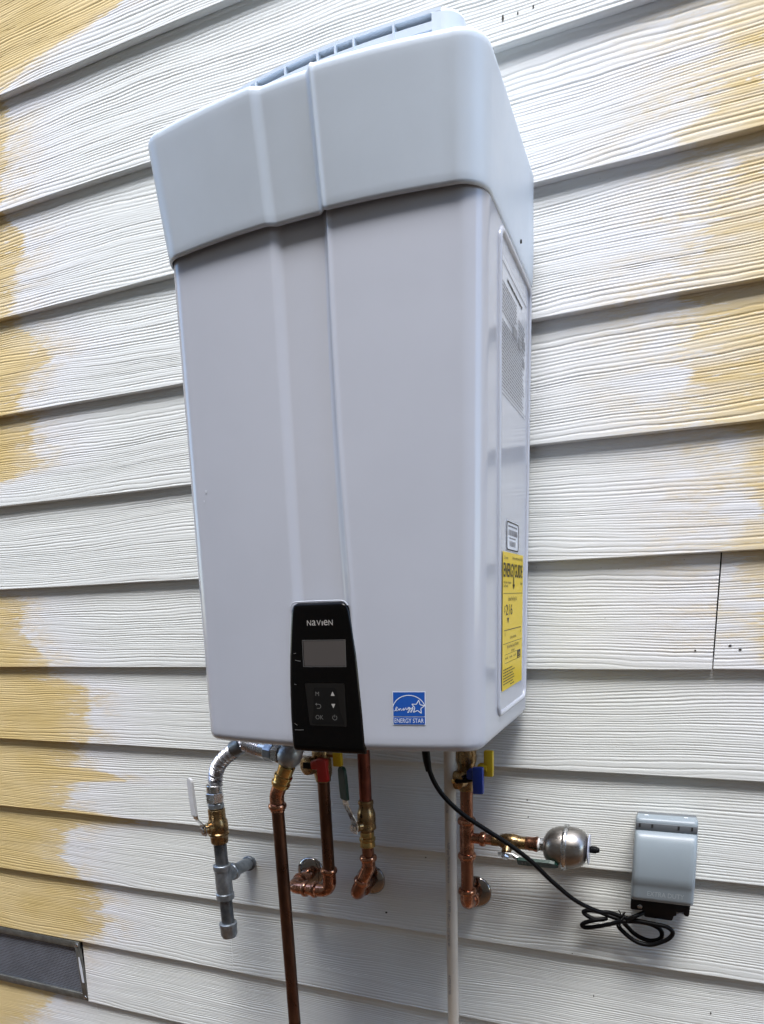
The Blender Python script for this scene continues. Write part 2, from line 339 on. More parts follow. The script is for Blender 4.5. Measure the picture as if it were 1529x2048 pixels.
# ------------------------------------------------------------------ ground
def ground():
    n = 40; xs = np.concatenate([np.linspace(-600, -8, 8), np.linspace(-7, 7, n), np.linspace(8, 600, 8)])
    ys = np.concatenate([np.linspace(-600, -8, 8), np.linspace(-7, 3, n), np.linspace(4, 600, 8)])
    rg = random.Random(3); V = [(x, y, -0.02 + (0.02 * rg.random() if abs(x) < 7 and -7 < y < -.1 else 0)) for y in ys for x in xs]; m = len(xs)
    Fc = [(j * m + i, j * m + i + 1, (j + 1) * m + i + 1, (j + 1) * m + i) for j in range(len(ys) - 1) for i in range(m - 1)]
    o = mesh('ground', V, Fc, SOIL); o['kind'] = 'structure'
ground()

# unseen house added behind the camera to block low sky and shade the wall
SHADEHM = M('shade_house_paint', (0.15, 0.11, 0.07), 0.7, var=0.12, vscale=2.0)
NY, NH = -3.0, 5.9
def add_shade_house():
    root = box('added_shade_house', (-1.0, NY - 2.0, NH / 2), (16.0, 4.0, NH), SHADEHM, None); root['kind'] = 'structure'
    V = [(-9.3, NY + 0.35, NH - 0.02), (7.3, NY + 0.35, NH - 0.02), (7.3, NY - 2.0, NH + 1.1), (-9.3, NY - 2.0, NH + 1.1), (-9.3, NY - 4.35, NH - 0.02), (7.3, NY - 4.35, NH - 0.02)]
    V += [(x, y, z - 0.12) for x, y, z in V]
    Fc = [(0, 1, 2, 3), (3, 2, 5, 4), (6, 9, 8, 7), (9, 10, 11, 8), (0, 6, 7, 1), (4, 5, 11, 10), (0, 3, 9, 6), (3, 4, 10, 9), (1, 7, 8, 2), (2, 8, 11, 5)]
    mesh('shade_house_roof', V, Fc, M('shade_house_shingle', (0.06, 0.058, 0.055), 0.85, var=0.3, vscale=20), root, False)
add_shade_house()

# ------------------------------------------------------------------ siding wall, one object per board
wall = thing('house_wall', (0, 0.05, 0), 'lap siding house wall, grooved boards with a brushed white patch over yellow paint', 'wall')
_pr = np.random.RandomState(11); _perm = _pr.permutation(4096); _ga = _pr.uniform(0, 2 * np.pi, 4096)
def pnoise(x, y, seed=0):
    xi = np.floor(x).astype(int); yi = np.floor(y).astype(int); xf = x - xi; yf = y - yi
    def g(ix, iy, dx, dy):
        a_ = _ga[_perm[(_perm[(ix + seed * 57) & 4095] + iy + seed * 131) & 4095]]; return np.cos(a_) * dx + np.sin(a_) * dy
    u = xf * xf * xf * (xf * (xf * 6 - 15) + 10); v = yf * yf * yf * (yf * (yf * 6 - 15) + 10)
    return (g(xi, yi, xf, yf) * (1 - u) + g(xi + 1, yi, xf - 1, yf) * u) * (1 - v) + (g(xi, yi + 1, xf, yf - 1) * (1 - u) + g(xi + 1, yi + 1, xf - 1, yf - 1) * u) * v
def fbm(x, y, seed, o=3):
    r = 0; a_ = 1.0
    for i in range(o): r = r + a_ * pnoise(x * 2 ** i, y * 2 ** i, seed + i * 7); a_ *= 0.5
    return r
def grain(X, Zl, seed):
    """height (m) of the embossed cedar grain on a board; Zl is the height above the lip"""
    rg = random.Random(seed * 13 + 5)
    t = np.linspace(-0.05, 0.25, 600); sp = np.full_like(t, rg.uniform(0.0036, 0.0047))
    for c_, w_, a_ in ((rg.uniform(0.165, 0.185), rg.uniform(.012, .022), rg.uniform(.004, .009)), (rg.uniform(-.005, 0.020), rg.uniform(.010, .022), rg.uniform(.002, .008)), (rg.uniform(0.05, 0.14), rg.uniform(.008, .016), rg.uniform(.0005, .004))):
        sp = sp + a_ * np.exp(-((t - c_) / w_) ** 2)
    ph = np.concatenate([[0], np.cumsum(np.diff(t) / sp[:-1])])
    z = Zl + 0.030 * pnoise(X * 0.8 + seed * 3.1, Zl * 3.0, seed) + 0.010 * fbm(X * 2.6, Zl * 11.0, seed + 3, 2)
    loc = np.interp(z, t, sp)
    z = z + (0.0011 + 0.35 * (loc - 0.004)) * 0.75 * fbm(X * 16.0, Zl * 34.0, seed + 9, 3)
    p_ = np.interp(z, t, ph); ln = np.floor(p_); fr = p_ - ln
    amp = np.clip(0.80 + 1.1 * pnoise(X * 3.0, ln * 3.7 + 0.5, seed + 21) + 0.5 * pnoise(X * 14.0, ln * 1.9 + 0.3, seed + 31), 0.12, 1.25)
    wdt = np.clip(0.0021 / np.interp(z, t, sp), 0.2, 0.5)                # groove width as a share of the spacing
    q = np.clip(np.abs(fr - 0.5) / wdt, 0, 1); gr = -(1 - q * q * (3 - 2 * q))
    return 0.00076 * amp * gr + 0.00010 * pnoise(X * 70, Zl * 600, seed + 41)
def board(k, x0, x1, seed):
    rg = random.Random(seed); z0 = lip(k); ph = [rg.uniform(0, 6.28) for _ in range(3)]
    f0, f1 = -1.42, 0.80
    cuts = [np.arange(x0, min(x1, f0), 0.06), np.arange(max(x0, f0), min(x1, f1), 0.0065), np.arange(max(x0, f1), x1, 0.06), [x1]] if -8 <= k <= 5 else [np.arange(x0, x1, 0.08), [x1]]
    xs = np.unique(np.round(np.concatenate([np.asarray(c_, float) for c_ in cuts]), 5))
    dense = -8 <= k <= 5
    zf = np.concatenate([[0.0014, 0.0022], np.arange(0.0032, 0.1835, 0.0010 if dense else 0.02), [0.198]])
    Xg, Zg = np.meshgrid(xs, zf, indexing='ij')
    Yg = 0.0128 * Zg / 0.198
    if dense:
        fade = np.clip((Zg - 0.0014) / 0.003, 0, 1) * np.clip((Xg - f0) / 0.05, 0, 1) * np.clip((f1 - Xg) / 0.05, 0, 1)
        Yg = Yg - grain(Xg, Zg, (k + 20) * 3 + (1 if x0 > XA else 0)) * fade
    wv = 0.0006 * np.sin(Xg * 5 + ph[0]) + 0.0003 * np.sin(Xg * 17 + ph[1]); dv = 0.0004 * np.sin(Xg * 4 + ph[2])
    Fg = np.stack([Xg, Yg + dv, z0 + Zg + wv], -1)
    n = len(xs)
    def col(y, z, wob): return np.stack([xs, np.full(n, y) + (dv[:, 0] if wob else 0), np.full(n, z0 + z) + (wv[:, 0] if wob else 0)], -1)[:, None, :]
    A = np.concatenate([col(0.0112, 0.0, True), col(0.0012, 0.0, True), Fg, col(0.0210, 0.198, False), col(0.0120, 0.09, False)], 1)
    m = A.shape[1]; c_ = A.reshape(-1, 3); ctr = (c_.min(0) + c_.max(0)) / 2
    idx = np.arange(n * m).reshape(n, m); nx = np.roll(idx, -1, axis=1)
    Q = np.stack([idx[:-1], idx[1:], nx[1:], nx[:-1]], -1).reshape(-1, 4)
    nf = len(Q); loops = np.concatenate([Q.ravel(), idx[0], idx[-1][::-1]])
    me = bpy.data.meshes.new('board'); me.vertices.add(n * m); me.vertices.foreach_set('co', (c_ - ctr).ravel())
    me.loops.add(len(loops)); me.loops.foreach_set('vertex_index', loops.astype(np.int32))
    me.polygons.add(nf + 2); st = np.concatenate([np.arange(nf) * 4, [nf * 4, nf * 4 + m]]); me.polygons.foreach_set('loop_start', st.astype(np.int32))
    me.polygons.foreach_set('use_smooth', [True] * nf + [False, False])
    me.update(calc_edges=True); me.validate(); me.materials.append(SIDING); me.set_sharp_from_angle(angle=R(58))
    o = bpy.data.objects.new('board', me); link(o, wall); o.location = ctr - W[wall.name]; W[o.name] = ctr
    return o
XA, XB = -2.6, 2.2
for k in range(-13, 6):
    cuts = {-1: [(XA, 0.5109), (0.5131, XB)], 3: [(XA, -0.460), (-0.4594, XB)], 4: [(XA, -1.350), (-0.9365, XB)], -7: [(XA, 0.1119), (0.1125, XB)]}.get(k, [(XA, XB)])
    for a, b in cuts: board(k, a, b, k * 7 + int(a * 10))
box('sheathing', ((XA + XB) / 2, 0.035, 1.9), (XB - XA, 0.02, 3.5), SHEATH, wall)
box('foundation', ((XA + XB) / 2, 0.10, 0.10), (XB - XA, 0.16, 0.34), CONC, wall, 0.004)
def hole(u, v, ru, rv):
    P = at(u, v, 0.0); k = math.floor((1.15 - P[2]) / PITCH + 1) ; z0 = lip(k); y = 0.0128 * (P[2] - z0) / 0.198 - 0.0006
    P = at(u, v, y); s = 1 / ppm(P)
    V = [P + np.array([math.cos(a) * ru * s, 0.0, math.sin(a) * rv * s]) for a in np.linspace(0, 2 * math.pi, 9)[:-1]]
    V += [q + np.array([0, 0.004, 0]) for q in V]; n = 8
    Fc = [tuple(range(n)), tuple(range(2 * n - 1, n - 1, -1))] + [(i, (i + 1) % n, n + (i + 1) % n, n + i) for i in range(n)]
    mesh('nail_hole', V, Fc, HOLE, wall, False)
for q in [(1006, 36, 2.2, 6), (1036, 26, 1.6, 3), (1067, 13, 1.8, 3), (1461, 1291, 3, 2), (1481, 1299, 3, 1.8), (1391, 1301, 1.8, 1.8), (773, 1825, 2.5, 2), (1055, 1600, 1.8, 1.4), (1057, 1634, 1.6, 1.4), (1188, 1992, 1.0, 2.5), (1145, 1907, 1.3, 1.0), (1422, 2027, 1.4, 2.4), (852, 1715, 1.6, 1.4)]: hole(*q)

# ------------------------------------------------------------------ water heater
ZB, ZH = 1.2512, 1.9017
heater = thing('water_heater', (0, -0.012, ZB), 'white wall-mounted tankless water heater with grey vent hood and black control panel', 'water heater')
HW = 0.2205
def sm(a, b, t): t = max(0, min(1, (t - a) / (b - a))); return t * t * (3 - 2 * t)
def front(x, z, zb=ZB, y0=-0.352, y1=-0.323, zt=ZH, q0=0.60, q1=0.42, rec=0.0075):
    t = (z - zb) / (zt - zb); yc = y0 + (y1 - y0) * t; q = q0 + (q1 - q0) * t
    tt = max(0, min(1, (z - 1.25) / 0.65))
    tq = max(0, min(1, (z - 1.45) / 0.45)); xl = -0.0400 + 0.008 * (1 - tq) ** 1.3; xr = 0.0290 + 0.013 * (1 - tq) ** 2
    wl_ = 0.008; wr = 0.010 - 0.0048 * tt
    r = sm(xl - wl_, xl + wl_, x) * (1 - sm(xr - wr, xr + wr, x))
    bead = math.exp(-((x - xr - wr * 0.9) / (0.0028 + 0.002 * (1 - tt))) ** 2) * (0.35 + 0.65 * tt)
    return yc + q * x * x + rec * r - (0.0024 * bead if rec else 0.0)
def shell(name, hw, rc, frontf, zs, yrear, mat, parent, inset=lambda z: 0.0, rear_fn=None, nside=6, cap_bottom=False, cap_top=False):
    xs = sorted(set([round(v, 5) for v in np.linspace(-hw(1) + rc, hw(1) - rc, 33)] + [round(v, 5) for v in np.linspace(-0.055, 0.055, 111)]))
    rows = []
    for z, ins, wk in zs:
        h = hw(wk) - ins; row = []
        yr = yrear(z)
        ylc = frontf(-(hw(wk) - rc), z) + ins; yrc = frontf(hw(wk) - rc, z) + ins; r = max(rc - ins, 0.004)
        for i in range(nside): row.append((-h, yr + (ylc + r - yr) * i / nside, z))
        for i in range(9):
            a = math.pi / 2 * i / 9; row.append((-h + r - r * math.cos(a), ylc + r - r * math.sin(a), z))
        for x in xs:
            row.append((x, frontf(x, z) + ins, z))
        for i in range(8, -1, -1):
            a = math.pi / 2 * i / 9; row.append((h - r + r * math.cos(a), yrc + r - r * math.sin(a), z))
        for i in range(nside - 1, -1, -1): row.append((h, yr + (yrc + r - yr) * i / nside, z))
        rows.append(row)
    m = len(rows[0]); V = [q for r_ in rows for q in r_]
    Fc = [(j * m + i, j * m + i + 1, (j + 1) * m + i + 1, (j + 1) * m + i) for j in range(len(rows) - 1) for i in range(m - 1)]
    if cap_bottom: Fc.append(tuple(range(m)))
    if cap_top: Fc.append(tuple((len(rows) - 1) * m + i for i in range(m)))
    return V, Fc, rows
zs = []
RB_ = 0.013
for i in range(7):
    a = math.pi / 2 * i / 6; zs.append((ZB + RB_ * (1 - math.sin(a)) - 0.0005 if False else ZB + RB_ * (1 - math.cos(a)), RB_ * (1 - math.sin(a)), 1))
zs += [(z, 0.0, 1) for z in np.linspace(ZB + RB_ + 0.01, 2.0, 50)]
V, Fc, rows = shell('body', lambda w: HW, 0.032, front, zs, lambda z: -0.012, WHITE, heater, cap_bottom=True, cap_top=True)
m = len(rows[0]); Fc += [(j * m, j * m + m - 1, (j + 1) * m + m - 1, (j + 1) * m) for j in range(len(rows) - 1)]
body = mesh('body', V, Fc, WHITE, heater, True, 40)
box('mounting_bracket', (0, -0.002, 1.86), (0.36, 0.018, 0.05), GALV, heater, 0.002)
box('mounting_bracket', (0, -0.002, 1.29), (0.36, 0.018, 0.04), GALV, heater, 0.002)
# hood
HT = 2.036
def hfront(x, z): return front(x, z, ZH, -0.3335, -0.352, HT, 0.46, 0.50, 0.0060)
def hhw(w): return 0.2225 + 0.0045 * w
def hrear(z): return -0.014 - 0.026 * sm(ZH + .02, HT, z)
zs = [(ZH, 0.0026, 0), (ZH + 0.0012, 0.0005, 0), (ZH + 0.004, 0.0, 0.02)] + [(z, 0.0, (z - ZH) / (HT - ZH)) for z in np.linspace(ZH + 0.012, HT - 0.012, 16)]
for i in range(1, 7):
    a = math.pi / 2 * i / 6; zs.append((HT - 0.010 * (1 - math.sin(a)), 0.010 * (1 - math.cos(a)), 1))
V, Fc, rows = shell('hood', hhw, 0.040, hfront, zs, hrear, HOODM, heater, cap_top=True)
hood = mesh('hood', V, Fc, HOODM, heater, True, 50)
md = hood.modifiers.new('solid', 'SOLIDIFY'); md.thickness = 0.003; md.offset = -1
md.offset = -1
hood['label'] = 'grey plastic vent hood over the top of the heater'
# louvred collar above the hood
def col_y(x): return -0.2850 + 0.62 * (x - 0.055) ** 2 * (1 if x < 0.055 else 0.55)
def collar_strip(z0, z1, th, x0=-0.175, x1=0.165, n=26, dy=0.0):
    V = []; Fc = []; xs = np.linspace(x0, x1, n)
    for x in xs:
        y = col_y(x) + dy
        V += [(x, y, z0), (x, y, z1), (x, y + th, z1), (x, y + th, z0)]
    for i in range(n - 1):
        for j in range(4): Fc.append((4 * i + j, 4 * i + (j + 1) % 4, 4 * i + 4 + (j + 1) % 4, 4 * i + 4 + j))
    Fc += [(0, 1, 2, 3), tuple(4 * (n - 1) + j for j in (3, 2, 1, 0))]
    return V, Fc
CT = 2.090
cw = mesh('vent_collar', *join([collar_strip(2.034, CT - 0.030, 0.004)]), HOODM, hood, True, 30)
V, Fc = collar_strip(CT - 0.0035, CT, 0.05); mesh('top_rail', V, Fc, HOODM, hood, True, 30)
for zz in (CT - 0.0185,): V, Fc = collar_strip(zz, zz + 0.0075, 0.010); mesh('louver_slat', V, Fc, HOODM, hood, True, 30)
for u in (506, 570, 638, 674, 711, 790):
    x = at(u, 100 - (u - 637) * .3, -0.28)[0]; y = col_y(x)
    box('rib', (x, y + 0.004, CT - 0.017), (0.0022, 0.011, 0.030), HOODM, hood)
V, Fc = collar_strip(2.036, CT - 0.005, 0.002, dy=0.032); mesh('slot_back', V, Fc, HOODM, hood, True, 30)
# closed right end of the collar
def collar_end():
    pts = [(0.1545, col_y(0.1545) - 0.0004)]
    for i in range(9):
        a = math.pi / 2 * i / 8; r = 0.026; pts.append((0.160 + r * math.sin(a), col_y(0.160) + r - r * math.cos(a)))
    pts += [(0.186, -0.16), (0.1545, -0.16)]
    V = [(x, y, 2.034) for x, y in pts] + [(x, y, CT - 0.004) for x, y in pts] + [(0.1545 + (x - 0.1545) * .95, -0.16 + (y + 0.16) * .98, CT - 0.0002) for x, y in pts]; n = len(pts)
    Fc = [(j * n + i, j * n + (i + 1) % n, (j + 1) * n + (i + 1) % n, (j + 1) * n + i) for j in range(2) for i in range(n)] + [tuple(2 * n + i for i in range(n))]
    mesh('collar_end', V, Fc, HOODM, hood, True, 24)
collar_end()
# screw hole on the hood side
lathe('screw_hole', [(0, 0.0024), (0.002, 0.0024)], (0.2229, -0.112, 1.921), (1, 0, 0), HOLE, hood, 10)

def onf(x, z, d=0.0, off=0.0007): return (x, front(x, z, rec=0.0) - off - d, z)
# control panel
PL = [(1.247, -0.0485), (1.262, -0.0500), (1.30, -0.0508), (1.345, -0.0498), (1.384, -0.0475), (1.42, -0.0440), (1.443, -0.0412), (1.450, -0.0382), (1.4535, -0.0320)]
PR = [(1.247, 0.0640), (1.262, 0.0635), (1.30, 0.0612), (1.337, 0.0585), (1.384, 0.0550), (1.42, 0.0505), (1.443, 0.0465), (1.450, 0.0425), (1.4535, 0.0350)]
def interp(T, z): return float(np.interp(z, [q[0] for q in T], [q[1] for q in T]))
def control():
    zz = [1.2475, 1.2490, 1.253, 1.26] + list(np.linspace(1.27, 1.44, 24)) + [1.4435, 1.447, 1.450, 1.4520, 1.4535]
    V = []; n = 16
    us = [0, .012, .03, .06] + list(np.linspace(.1, .9, n - 8)) + [.94, .97, .988, 1]
    for z in zz:
        a, b = interp(PL, z), interp(PR, z)
        ed = min(1, (1.4535 - z) / 0.0055); edb = min(1, (z - 1.2475) / 0.006)
        for u in us:
            x = a + (b - a) * u; e = min(u, 1 - u) * (b - a) / 0.005; e = min(1, e); k = math.sqrt(max(0, 1 - (1 - min(e, 1)) ** 2)) * math.sqrt(max(0, 1 - (1 - ed) ** 2)) 
            k *= math.sqrt(max(0, 1 - (1 - edb) ** 2))
            V.append((x, front(x, max(z, ZB), rec=0) + 0.003 - 0.0068 * k, z))
    m = len(us); Fc = [(j * m + i, j * m + i + 1, (j + 1) * m + i + 1, (j + 1) * m + i) for j in range(len(zz) - 1) for i in range(m - 1)]
    return mesh('control_panel', V, Fc, BLACKG, heater, True, 60)
panel = control(); panel['label'] = 'glossy black control panel with small screen and six keys'
def onp(x, z, d=0.0): return (x, front(x, z, rec=0.0) - 0.0040 - d, z)
def flat(name, vf, mat, parent, d, fn=onp):
    return mesh(name, *on(vf, lambda a, b, c: fn(a, b, d)), mat, parent, False)
def grid2(x0, x1, z0, z1, nx=8, nz=4):
    V = [(x0 + (x1 - x0) * i / nx, z0 + (z1 - z0) * j / nz, 0) for j in range(nz + 1) for i in range(nx + 1)]
    return V, [(j * (nx + 1) + i, j * (nx + 1) + i + 1, (j + 1) * (nx + 1) + i + 1, (j + 1) * (nx + 1) + i) for j in range(nz) for i in range(nx)]
def rim2(x0, x1, z0, z1, w): return join([grid2(x0, x1, z0, z0 + w, 8, 1), grid2(x0, x1, z1 - w, z1, 8, 1), grid2(x0, x0 + w, z0 + w, z1 - w, 1, 4), grid2(x1 - w, x1, z0 + w, z1 - w, 1, 4)])
scr = flat('screen', grid2(-0.0225, 0.0400, 1.3690, 1.4025), SCREEN, panel, 0.0004)
flat('screen_bezel', rim2(-0.0245, 0.0410, 1.3675, 1.4040, 0.0010), BEZEL, scr, 0.0003)
# keypad: rounded outer plate and a flared inner face
outer = [(-0.0215, 1.3455), (0.0365, 1.3455), (0.0375, 1.3440), (0.0390, 1.2880), (0.0378, 1.2865), (-0.0165, 1.2865), (-0.0178, 1.2880), (-0.0228, 1.3440)]
def fill(o): return [(a, b, 0) for a, b in o], [tuple(range(len(o)))]
kp = flat('keypad', fill(outer), KEYPAD, panel, 0.0004)
inner = [(-0.008, 1.3395), (0.022, 1.3395), (0.0255, 1.3370), (0.0275, 1.3250), (0.0300, 1.3060), (0.0355, 1.2925), (0.0350, 1.2890), (-0.0130, 1.2890), (-0.0145, 1.2910), (-0.0110, 1.3060), (-0.0100, 1.3250), (-0.0095, 1.3370)]
flat('key_face', fill(inner), KEYDARK, kp, 0.0006)
def txt(name, s, size, x, z, mat, parent, fn, d, width=None, bold=0.0, align='CENTER', shear=0.0):
    return flat(name, move2(text_vf(s, size, bold, width, align, shear=shear), x, z), mat, parent, d, fn)
txt('lettering', 'M', 0.0085, -0.0040, 1.3280, PRINTG, kp, onp, 0.0008)
txt('lettering', 'OK', 0.0085, -0.0020, 1.2955, PRINTG, kp, onp, 0.0008)
flat('key_symbol', ([(0.0165, 1.3285, 0), (0.0225, 1.3285, 0), (0.0195, 1.3345, 0)], [(0, 1, 2)]), PRINTW, kp, 0.0008)
flat('key_symbol', ([(0.0170, 1.3175, 0), (0.0230, 1.3175, 0), (0.0200, 1.3115, 0)], [(0, 2, 1)]), PRINTW, kp, 0.0008)
ret = [(-0.0065, 1.3165), (-0.002, 1.3165)] + [(-0.002 + 0.0028 * math.sin(a), 1.3137 + 0.0028 * math.cos(a)) for a in np.linspace(0.2, math.pi, 8)] + [(-0.0055, 1.3109)]
flat('key_symbol', join([poly_stroke(ret, 0.0009), ([(-0.0080, 1.3165, 0), (-0.0052, 1.3185, 0), (-0.0052, 1.3145, 0)], [(0, 2, 1)])]), PRINTG, kp, 0.0008)
pw = [(0.0215 + 0.0032 * math.sin(a), 1.2985 + 0.0032 * math.cos(a)) for a in np.linspace(0.55, 2 * math.pi - 0.55, 18)]
flat('key_symbol', join([poly_stroke(pw, 0.0008), rect2(0.0211, 0.0219, 1.2990, 1.3028)]), PRINTG, kp, 0.0008)
# maker's lettering: N a V I e N
xx = -0.0155; parts = []
for ch, w, h in (('N', .0062, .0070), ('a', .0058, .0070), ('V', .0066, .0070), ('I', .0014, .0056), ('e', .0060, .0070), ('N', .0062, .0070)):
    vf = text_vf(ch, 0.0095); A = np.array(vf[0]); A[:, 0] *= w / A[:, 0].max(); A[:, 1] *= h / A[:, 1].max()
    parts.append(move2((A.tolist(), vf[1]), xx, 1.4230)); xx += w + 0.0013
flat('lettering', join(parts), PRINTW, panel, 0.0003)
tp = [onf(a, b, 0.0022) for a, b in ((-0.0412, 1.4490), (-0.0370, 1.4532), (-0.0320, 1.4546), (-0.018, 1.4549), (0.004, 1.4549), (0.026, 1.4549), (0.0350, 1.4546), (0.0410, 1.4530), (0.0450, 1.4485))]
tube('bevel_glint', catmull(tp, 5), 0.0009, LABW, panel, 8)  # pale tube painted in as the sky's reflection on the panel's top bevel
# scuffs on the panel's film
for u0, v0, u1, v1 in ((586, 1321, 598, 1323), (589, 1460, 607, 1460), (583, 1308, 588, 1307), (588, 1447, 594, 1451), (586, 1369, 590, 1370)):
    a = at(u0, v0, -0.356); b = at(u1, v1, -0.356)
    flat('film_scuff', poly_stroke([(a[0], a[2]), ((a[0] + b[0]) / 2, (a[2] + b[2]) / 2 - .0002), (b[0], b[2])], 0.0008), PRINTG, panel, 0.0004)

for u, v, w, h in ((415, 984, 2.2, 4), (411, 1003, 1.5, 3)):
    q = at(u, v, -0.318)
    vf_ = ([(q[0] + w * .0007 * math.cos(a) * (1 + .3 * math.sin(3 * a)), q[2] + h * .0007 * math.sin(a) * (1 + .25 * math.cos(2 * a)), 0) for a in np.linspace(0, 6.283, 10)[:-1]], [tuple(range(9))])
    flat('paint_scuff', vf_, LABW, heater, 0.0, onf)
# square blue sticker on the front
SX0, SX1, SZ0, SZ1 = 0.1035, 0.1480, 0.0, 0.0
SZ0, SZ1 = 1.2895, 1.3345
stk = flat('star_sticker', grid2(SX0, SX1, SZ0, SZ1, 8, 8), STKW, heater, 0.0, onf); stk['label'] = 'square blue energy rating sticker with white star'
c = 0.0009
flat('blue_field', grid2(SX0 + c, SX1 - c, SZ0 + 0.0118, SZ1 - c, 8, 6), BLUE, stk, 0.0003, onf)
flat('blue_band', grid2(SX0 + c, SX1 - c, SZ0 + c, SZ0 + 0.0108, 8, 2), BLUE, stk, 0.0003, onf)
w_ = SX1 - SX0
txt('lettering', 'ENERGY STAR', 0.0085, SX0 + w_ / 2, SZ0 + 0.0030, STKW, stk, onf, 0.0006, width=w_ - 0.0050)
arc = [(SX0 + w_ / 2 + 0.0225 * math.cos(a), SZ0 + 0.0195 + 0.0205 * math.sin(a)) for a in np.linspace(0.32, math.pi - 0.25, 24)]
flat('arc', poly_stroke(arc, 0.0010), STKW, stk, 0.0006, onf)
st = []
for i in range(11):
    a = math.pi / 2 - i * math.pi / 5 - 0.12; r = 0.0090 if i % 2 == 0 else 0.0042
    st.append((SX0 + 0.0345 + r * math.cos(a), SZ0 + 0.0242 + r * 1.05 * math.sin(a)))
flat('star', join([poly_stroke([st[i], st[i + 1]], 0.0010) for i in range(10)]), STKW, stk, 0.0006, onf)
scrpt = [[(1.5, 18.2), (3, 18.4), (5, 20), (6.5, 22.5), (6, 23.6), (5, 23), (4.3, 20.5), (5, 18.6), (6.5, 18.4), (8, 19.8), (9, 21.4), (9.3, 19), (10.2, 20.8), (11.3, 21.5), (11.8, 19.4), (12.6, 19), (14, 20.5), (15.2, 22), (14.8, 20), (15.6, 19.2), (16.8, 20.8), (17.6, 22.3), (18.6, 22), (18.8, 20), (20, 20.2), (21.5, 22.2), (22.8, 23), (21.2, 22.6), (20.8, 21), (22, 21), (23.4, 23.2), (23.2, 20), (22, 16.6), (20.6, 16.2), (21.6, 18.4), (24, 20.5), (25, 22.5), (25, 21), (26.2, 21.4), (27.6, 24), (27, 20), (25.6, 16.8), (24.4, 17.2), (26, 19.4), (28.5, 21.5)]]
for s_ in scrpt:
    P2 = catmull([(SX0 + a * 0.001, SZ0 + b * 0.001 + 0.0008, 0) for a, b in s_], 4)
    flat('script', poly_stroke([(q[0], q[1]) for q in P2], 0.0007), STKW, stk, 0.0006, onf)

# right side of the body: raised rim and labels
XS = HW
def ons(y, z, d=0.0): return (XS + 0.0005 + d, y, z)
def rrect(y0, y1, z0, z1, r, n=6):
    out = []
    for cy, cz, a0 in ((y1 - r, z1 - r, 0), (y0 + r, z1 - r, 90), (y0 + r, z0 + r, 180), (y1 - r, z0 + r, 270)):
        for i in range(n + 1):
            a = R(a0 + 90 * i / n); out.append((cy + r * math.cos(a), cz + r * math.sin(a)))
    return out
o2 = rrect(-0.229, -0.028, 1.286, 1.893, 0.016)
P3 = [np.array((XS, a, b)) for a, b in o2]; P3 = P3 + [P3[0], P3[1]]
tube('side_rim', P3, 0.0040, WHITE, heater, 10)
def fside(name, vf, mat, parent, d): return flat(name, vf, mat, parent, d, ons)
wl_ = fside('warning_label', fill(rrect(-0.226, -0.052, 1.712, 1.868, 0.003, 2)), LABW, heater, 0.0); wl_['label'] = 'white instruction label of fine grey print'
rg = random.Random(5); parts = []
def words(y0, y1, z, h, parts, lo=.004, hi=.014):
    y = y0
    while y < y1 - .002:
        w = rg.uniform(lo, hi); parts.append(rect2(y, min(y + w, y1), z, z + h)); y += w + 0.0018
for i in range(9): words(-0.220, -0.120 + rg.uniform(-.015, 0.0), 1.838 - i * 0.0042, 0.0019, parts)
for i in range(8): words(-0.110, -0.060 + rg.uniform(-.008, 0.0), 1.826 - i * 0.0042, 0.0019, parts)
for i in range(20): words(-0.222, -0.060 + rg.uniform(-.02, 0.0), 1.795 - i * 0.0040, 0.0019, parts)
fside('fine_print', join(parts), INKL, wl_, 0.0004)['kind'] = 'stuff'
parts = []; words(-0.185, -0.085, 1.8475, 0.0036, parts, .008, .016); fside('heading_print', join(parts), INK, wl_, 0.0004)
for a, b in ((1.8600, 1.8612), (1.7150, 1.7157)): fside('label_rule', rect2(-0.224, -0.054, a, b), INKG, wl_, 0.0004)
parts = [rect2(-0.082, -0.074, 1.800, 1.815), rect2(-0.070, -0.062, 1.802, 1.812), rect2(-0.080, -0.064, 1.776, 1.786), rect2(-0.150, -0.120, 1.797, 1.808), rect2(-0.112, -0.094, 1.792, 1.806)]
fside('label_symbol', join(parts), INKL, wl_, 0.0007)
sl_ = fside('serial_label', fill(rrect(-0.180, -0.092, 1.5155, 1.5575, 0.006)), STKW, heater, 0.0); sl_['label'] = 'small white barcode label with black rounded border'
def ringvf(a, b): n = len(a); return [(p, q, 0) for p, q in a] + [(p, q, 0) for p, q in b], [(i, (i + 1) % n, n + (i + 1) % n, n + i) for i in range(n)]
fside('label_border', ringvf(rrect(-0.1785, -0.0935, 1.5165, 1.5565, 0.0055), rrect(-0.1745, -0.0975, 1.5185, 1.5545, 0.004)), INK, sl_, 0.0004)
parts = []; words(-0.168, -0.104, 1.5490, 0.0022, parts)
y = -0.166
while y < -0.106: w = rg.choice((.0012, .0012, .0024)); parts.append(rect2(y, y + w, 1.5375, 1.5455)); y += w + rg.choice((.0012, .002))
words(-0.160, -0.115, 1.5330, 0.0018, parts); y = -0.158
while y < -0.114: w = rg.choice((.0012, .0012, .0024)); parts.append(rect2(y, y + w, 1.5225, 1.5300)); y += w + rg.choice((.0012, .002))
fside('barcode_print', join(parts), INKG, sl_, 0.0004)['kind'] = 'stuff'
eg = fside('energy_label', fill([(-0.2065, 1.3170), (-0.0570, 1.3170), (-0.0570, 1.5135), (-0.2065, 1.5135)]), YEL, heater, 0.0009); eg['label'] = 'yellow energy guide label with black print'
EY = -0.132
def et(s, size, y, z, width=None, bold=0.0, align='CENTER', name='lettering'): return txt(name, s, size, y, z, INK, eg, ons, 0.0013, width, bold, align)
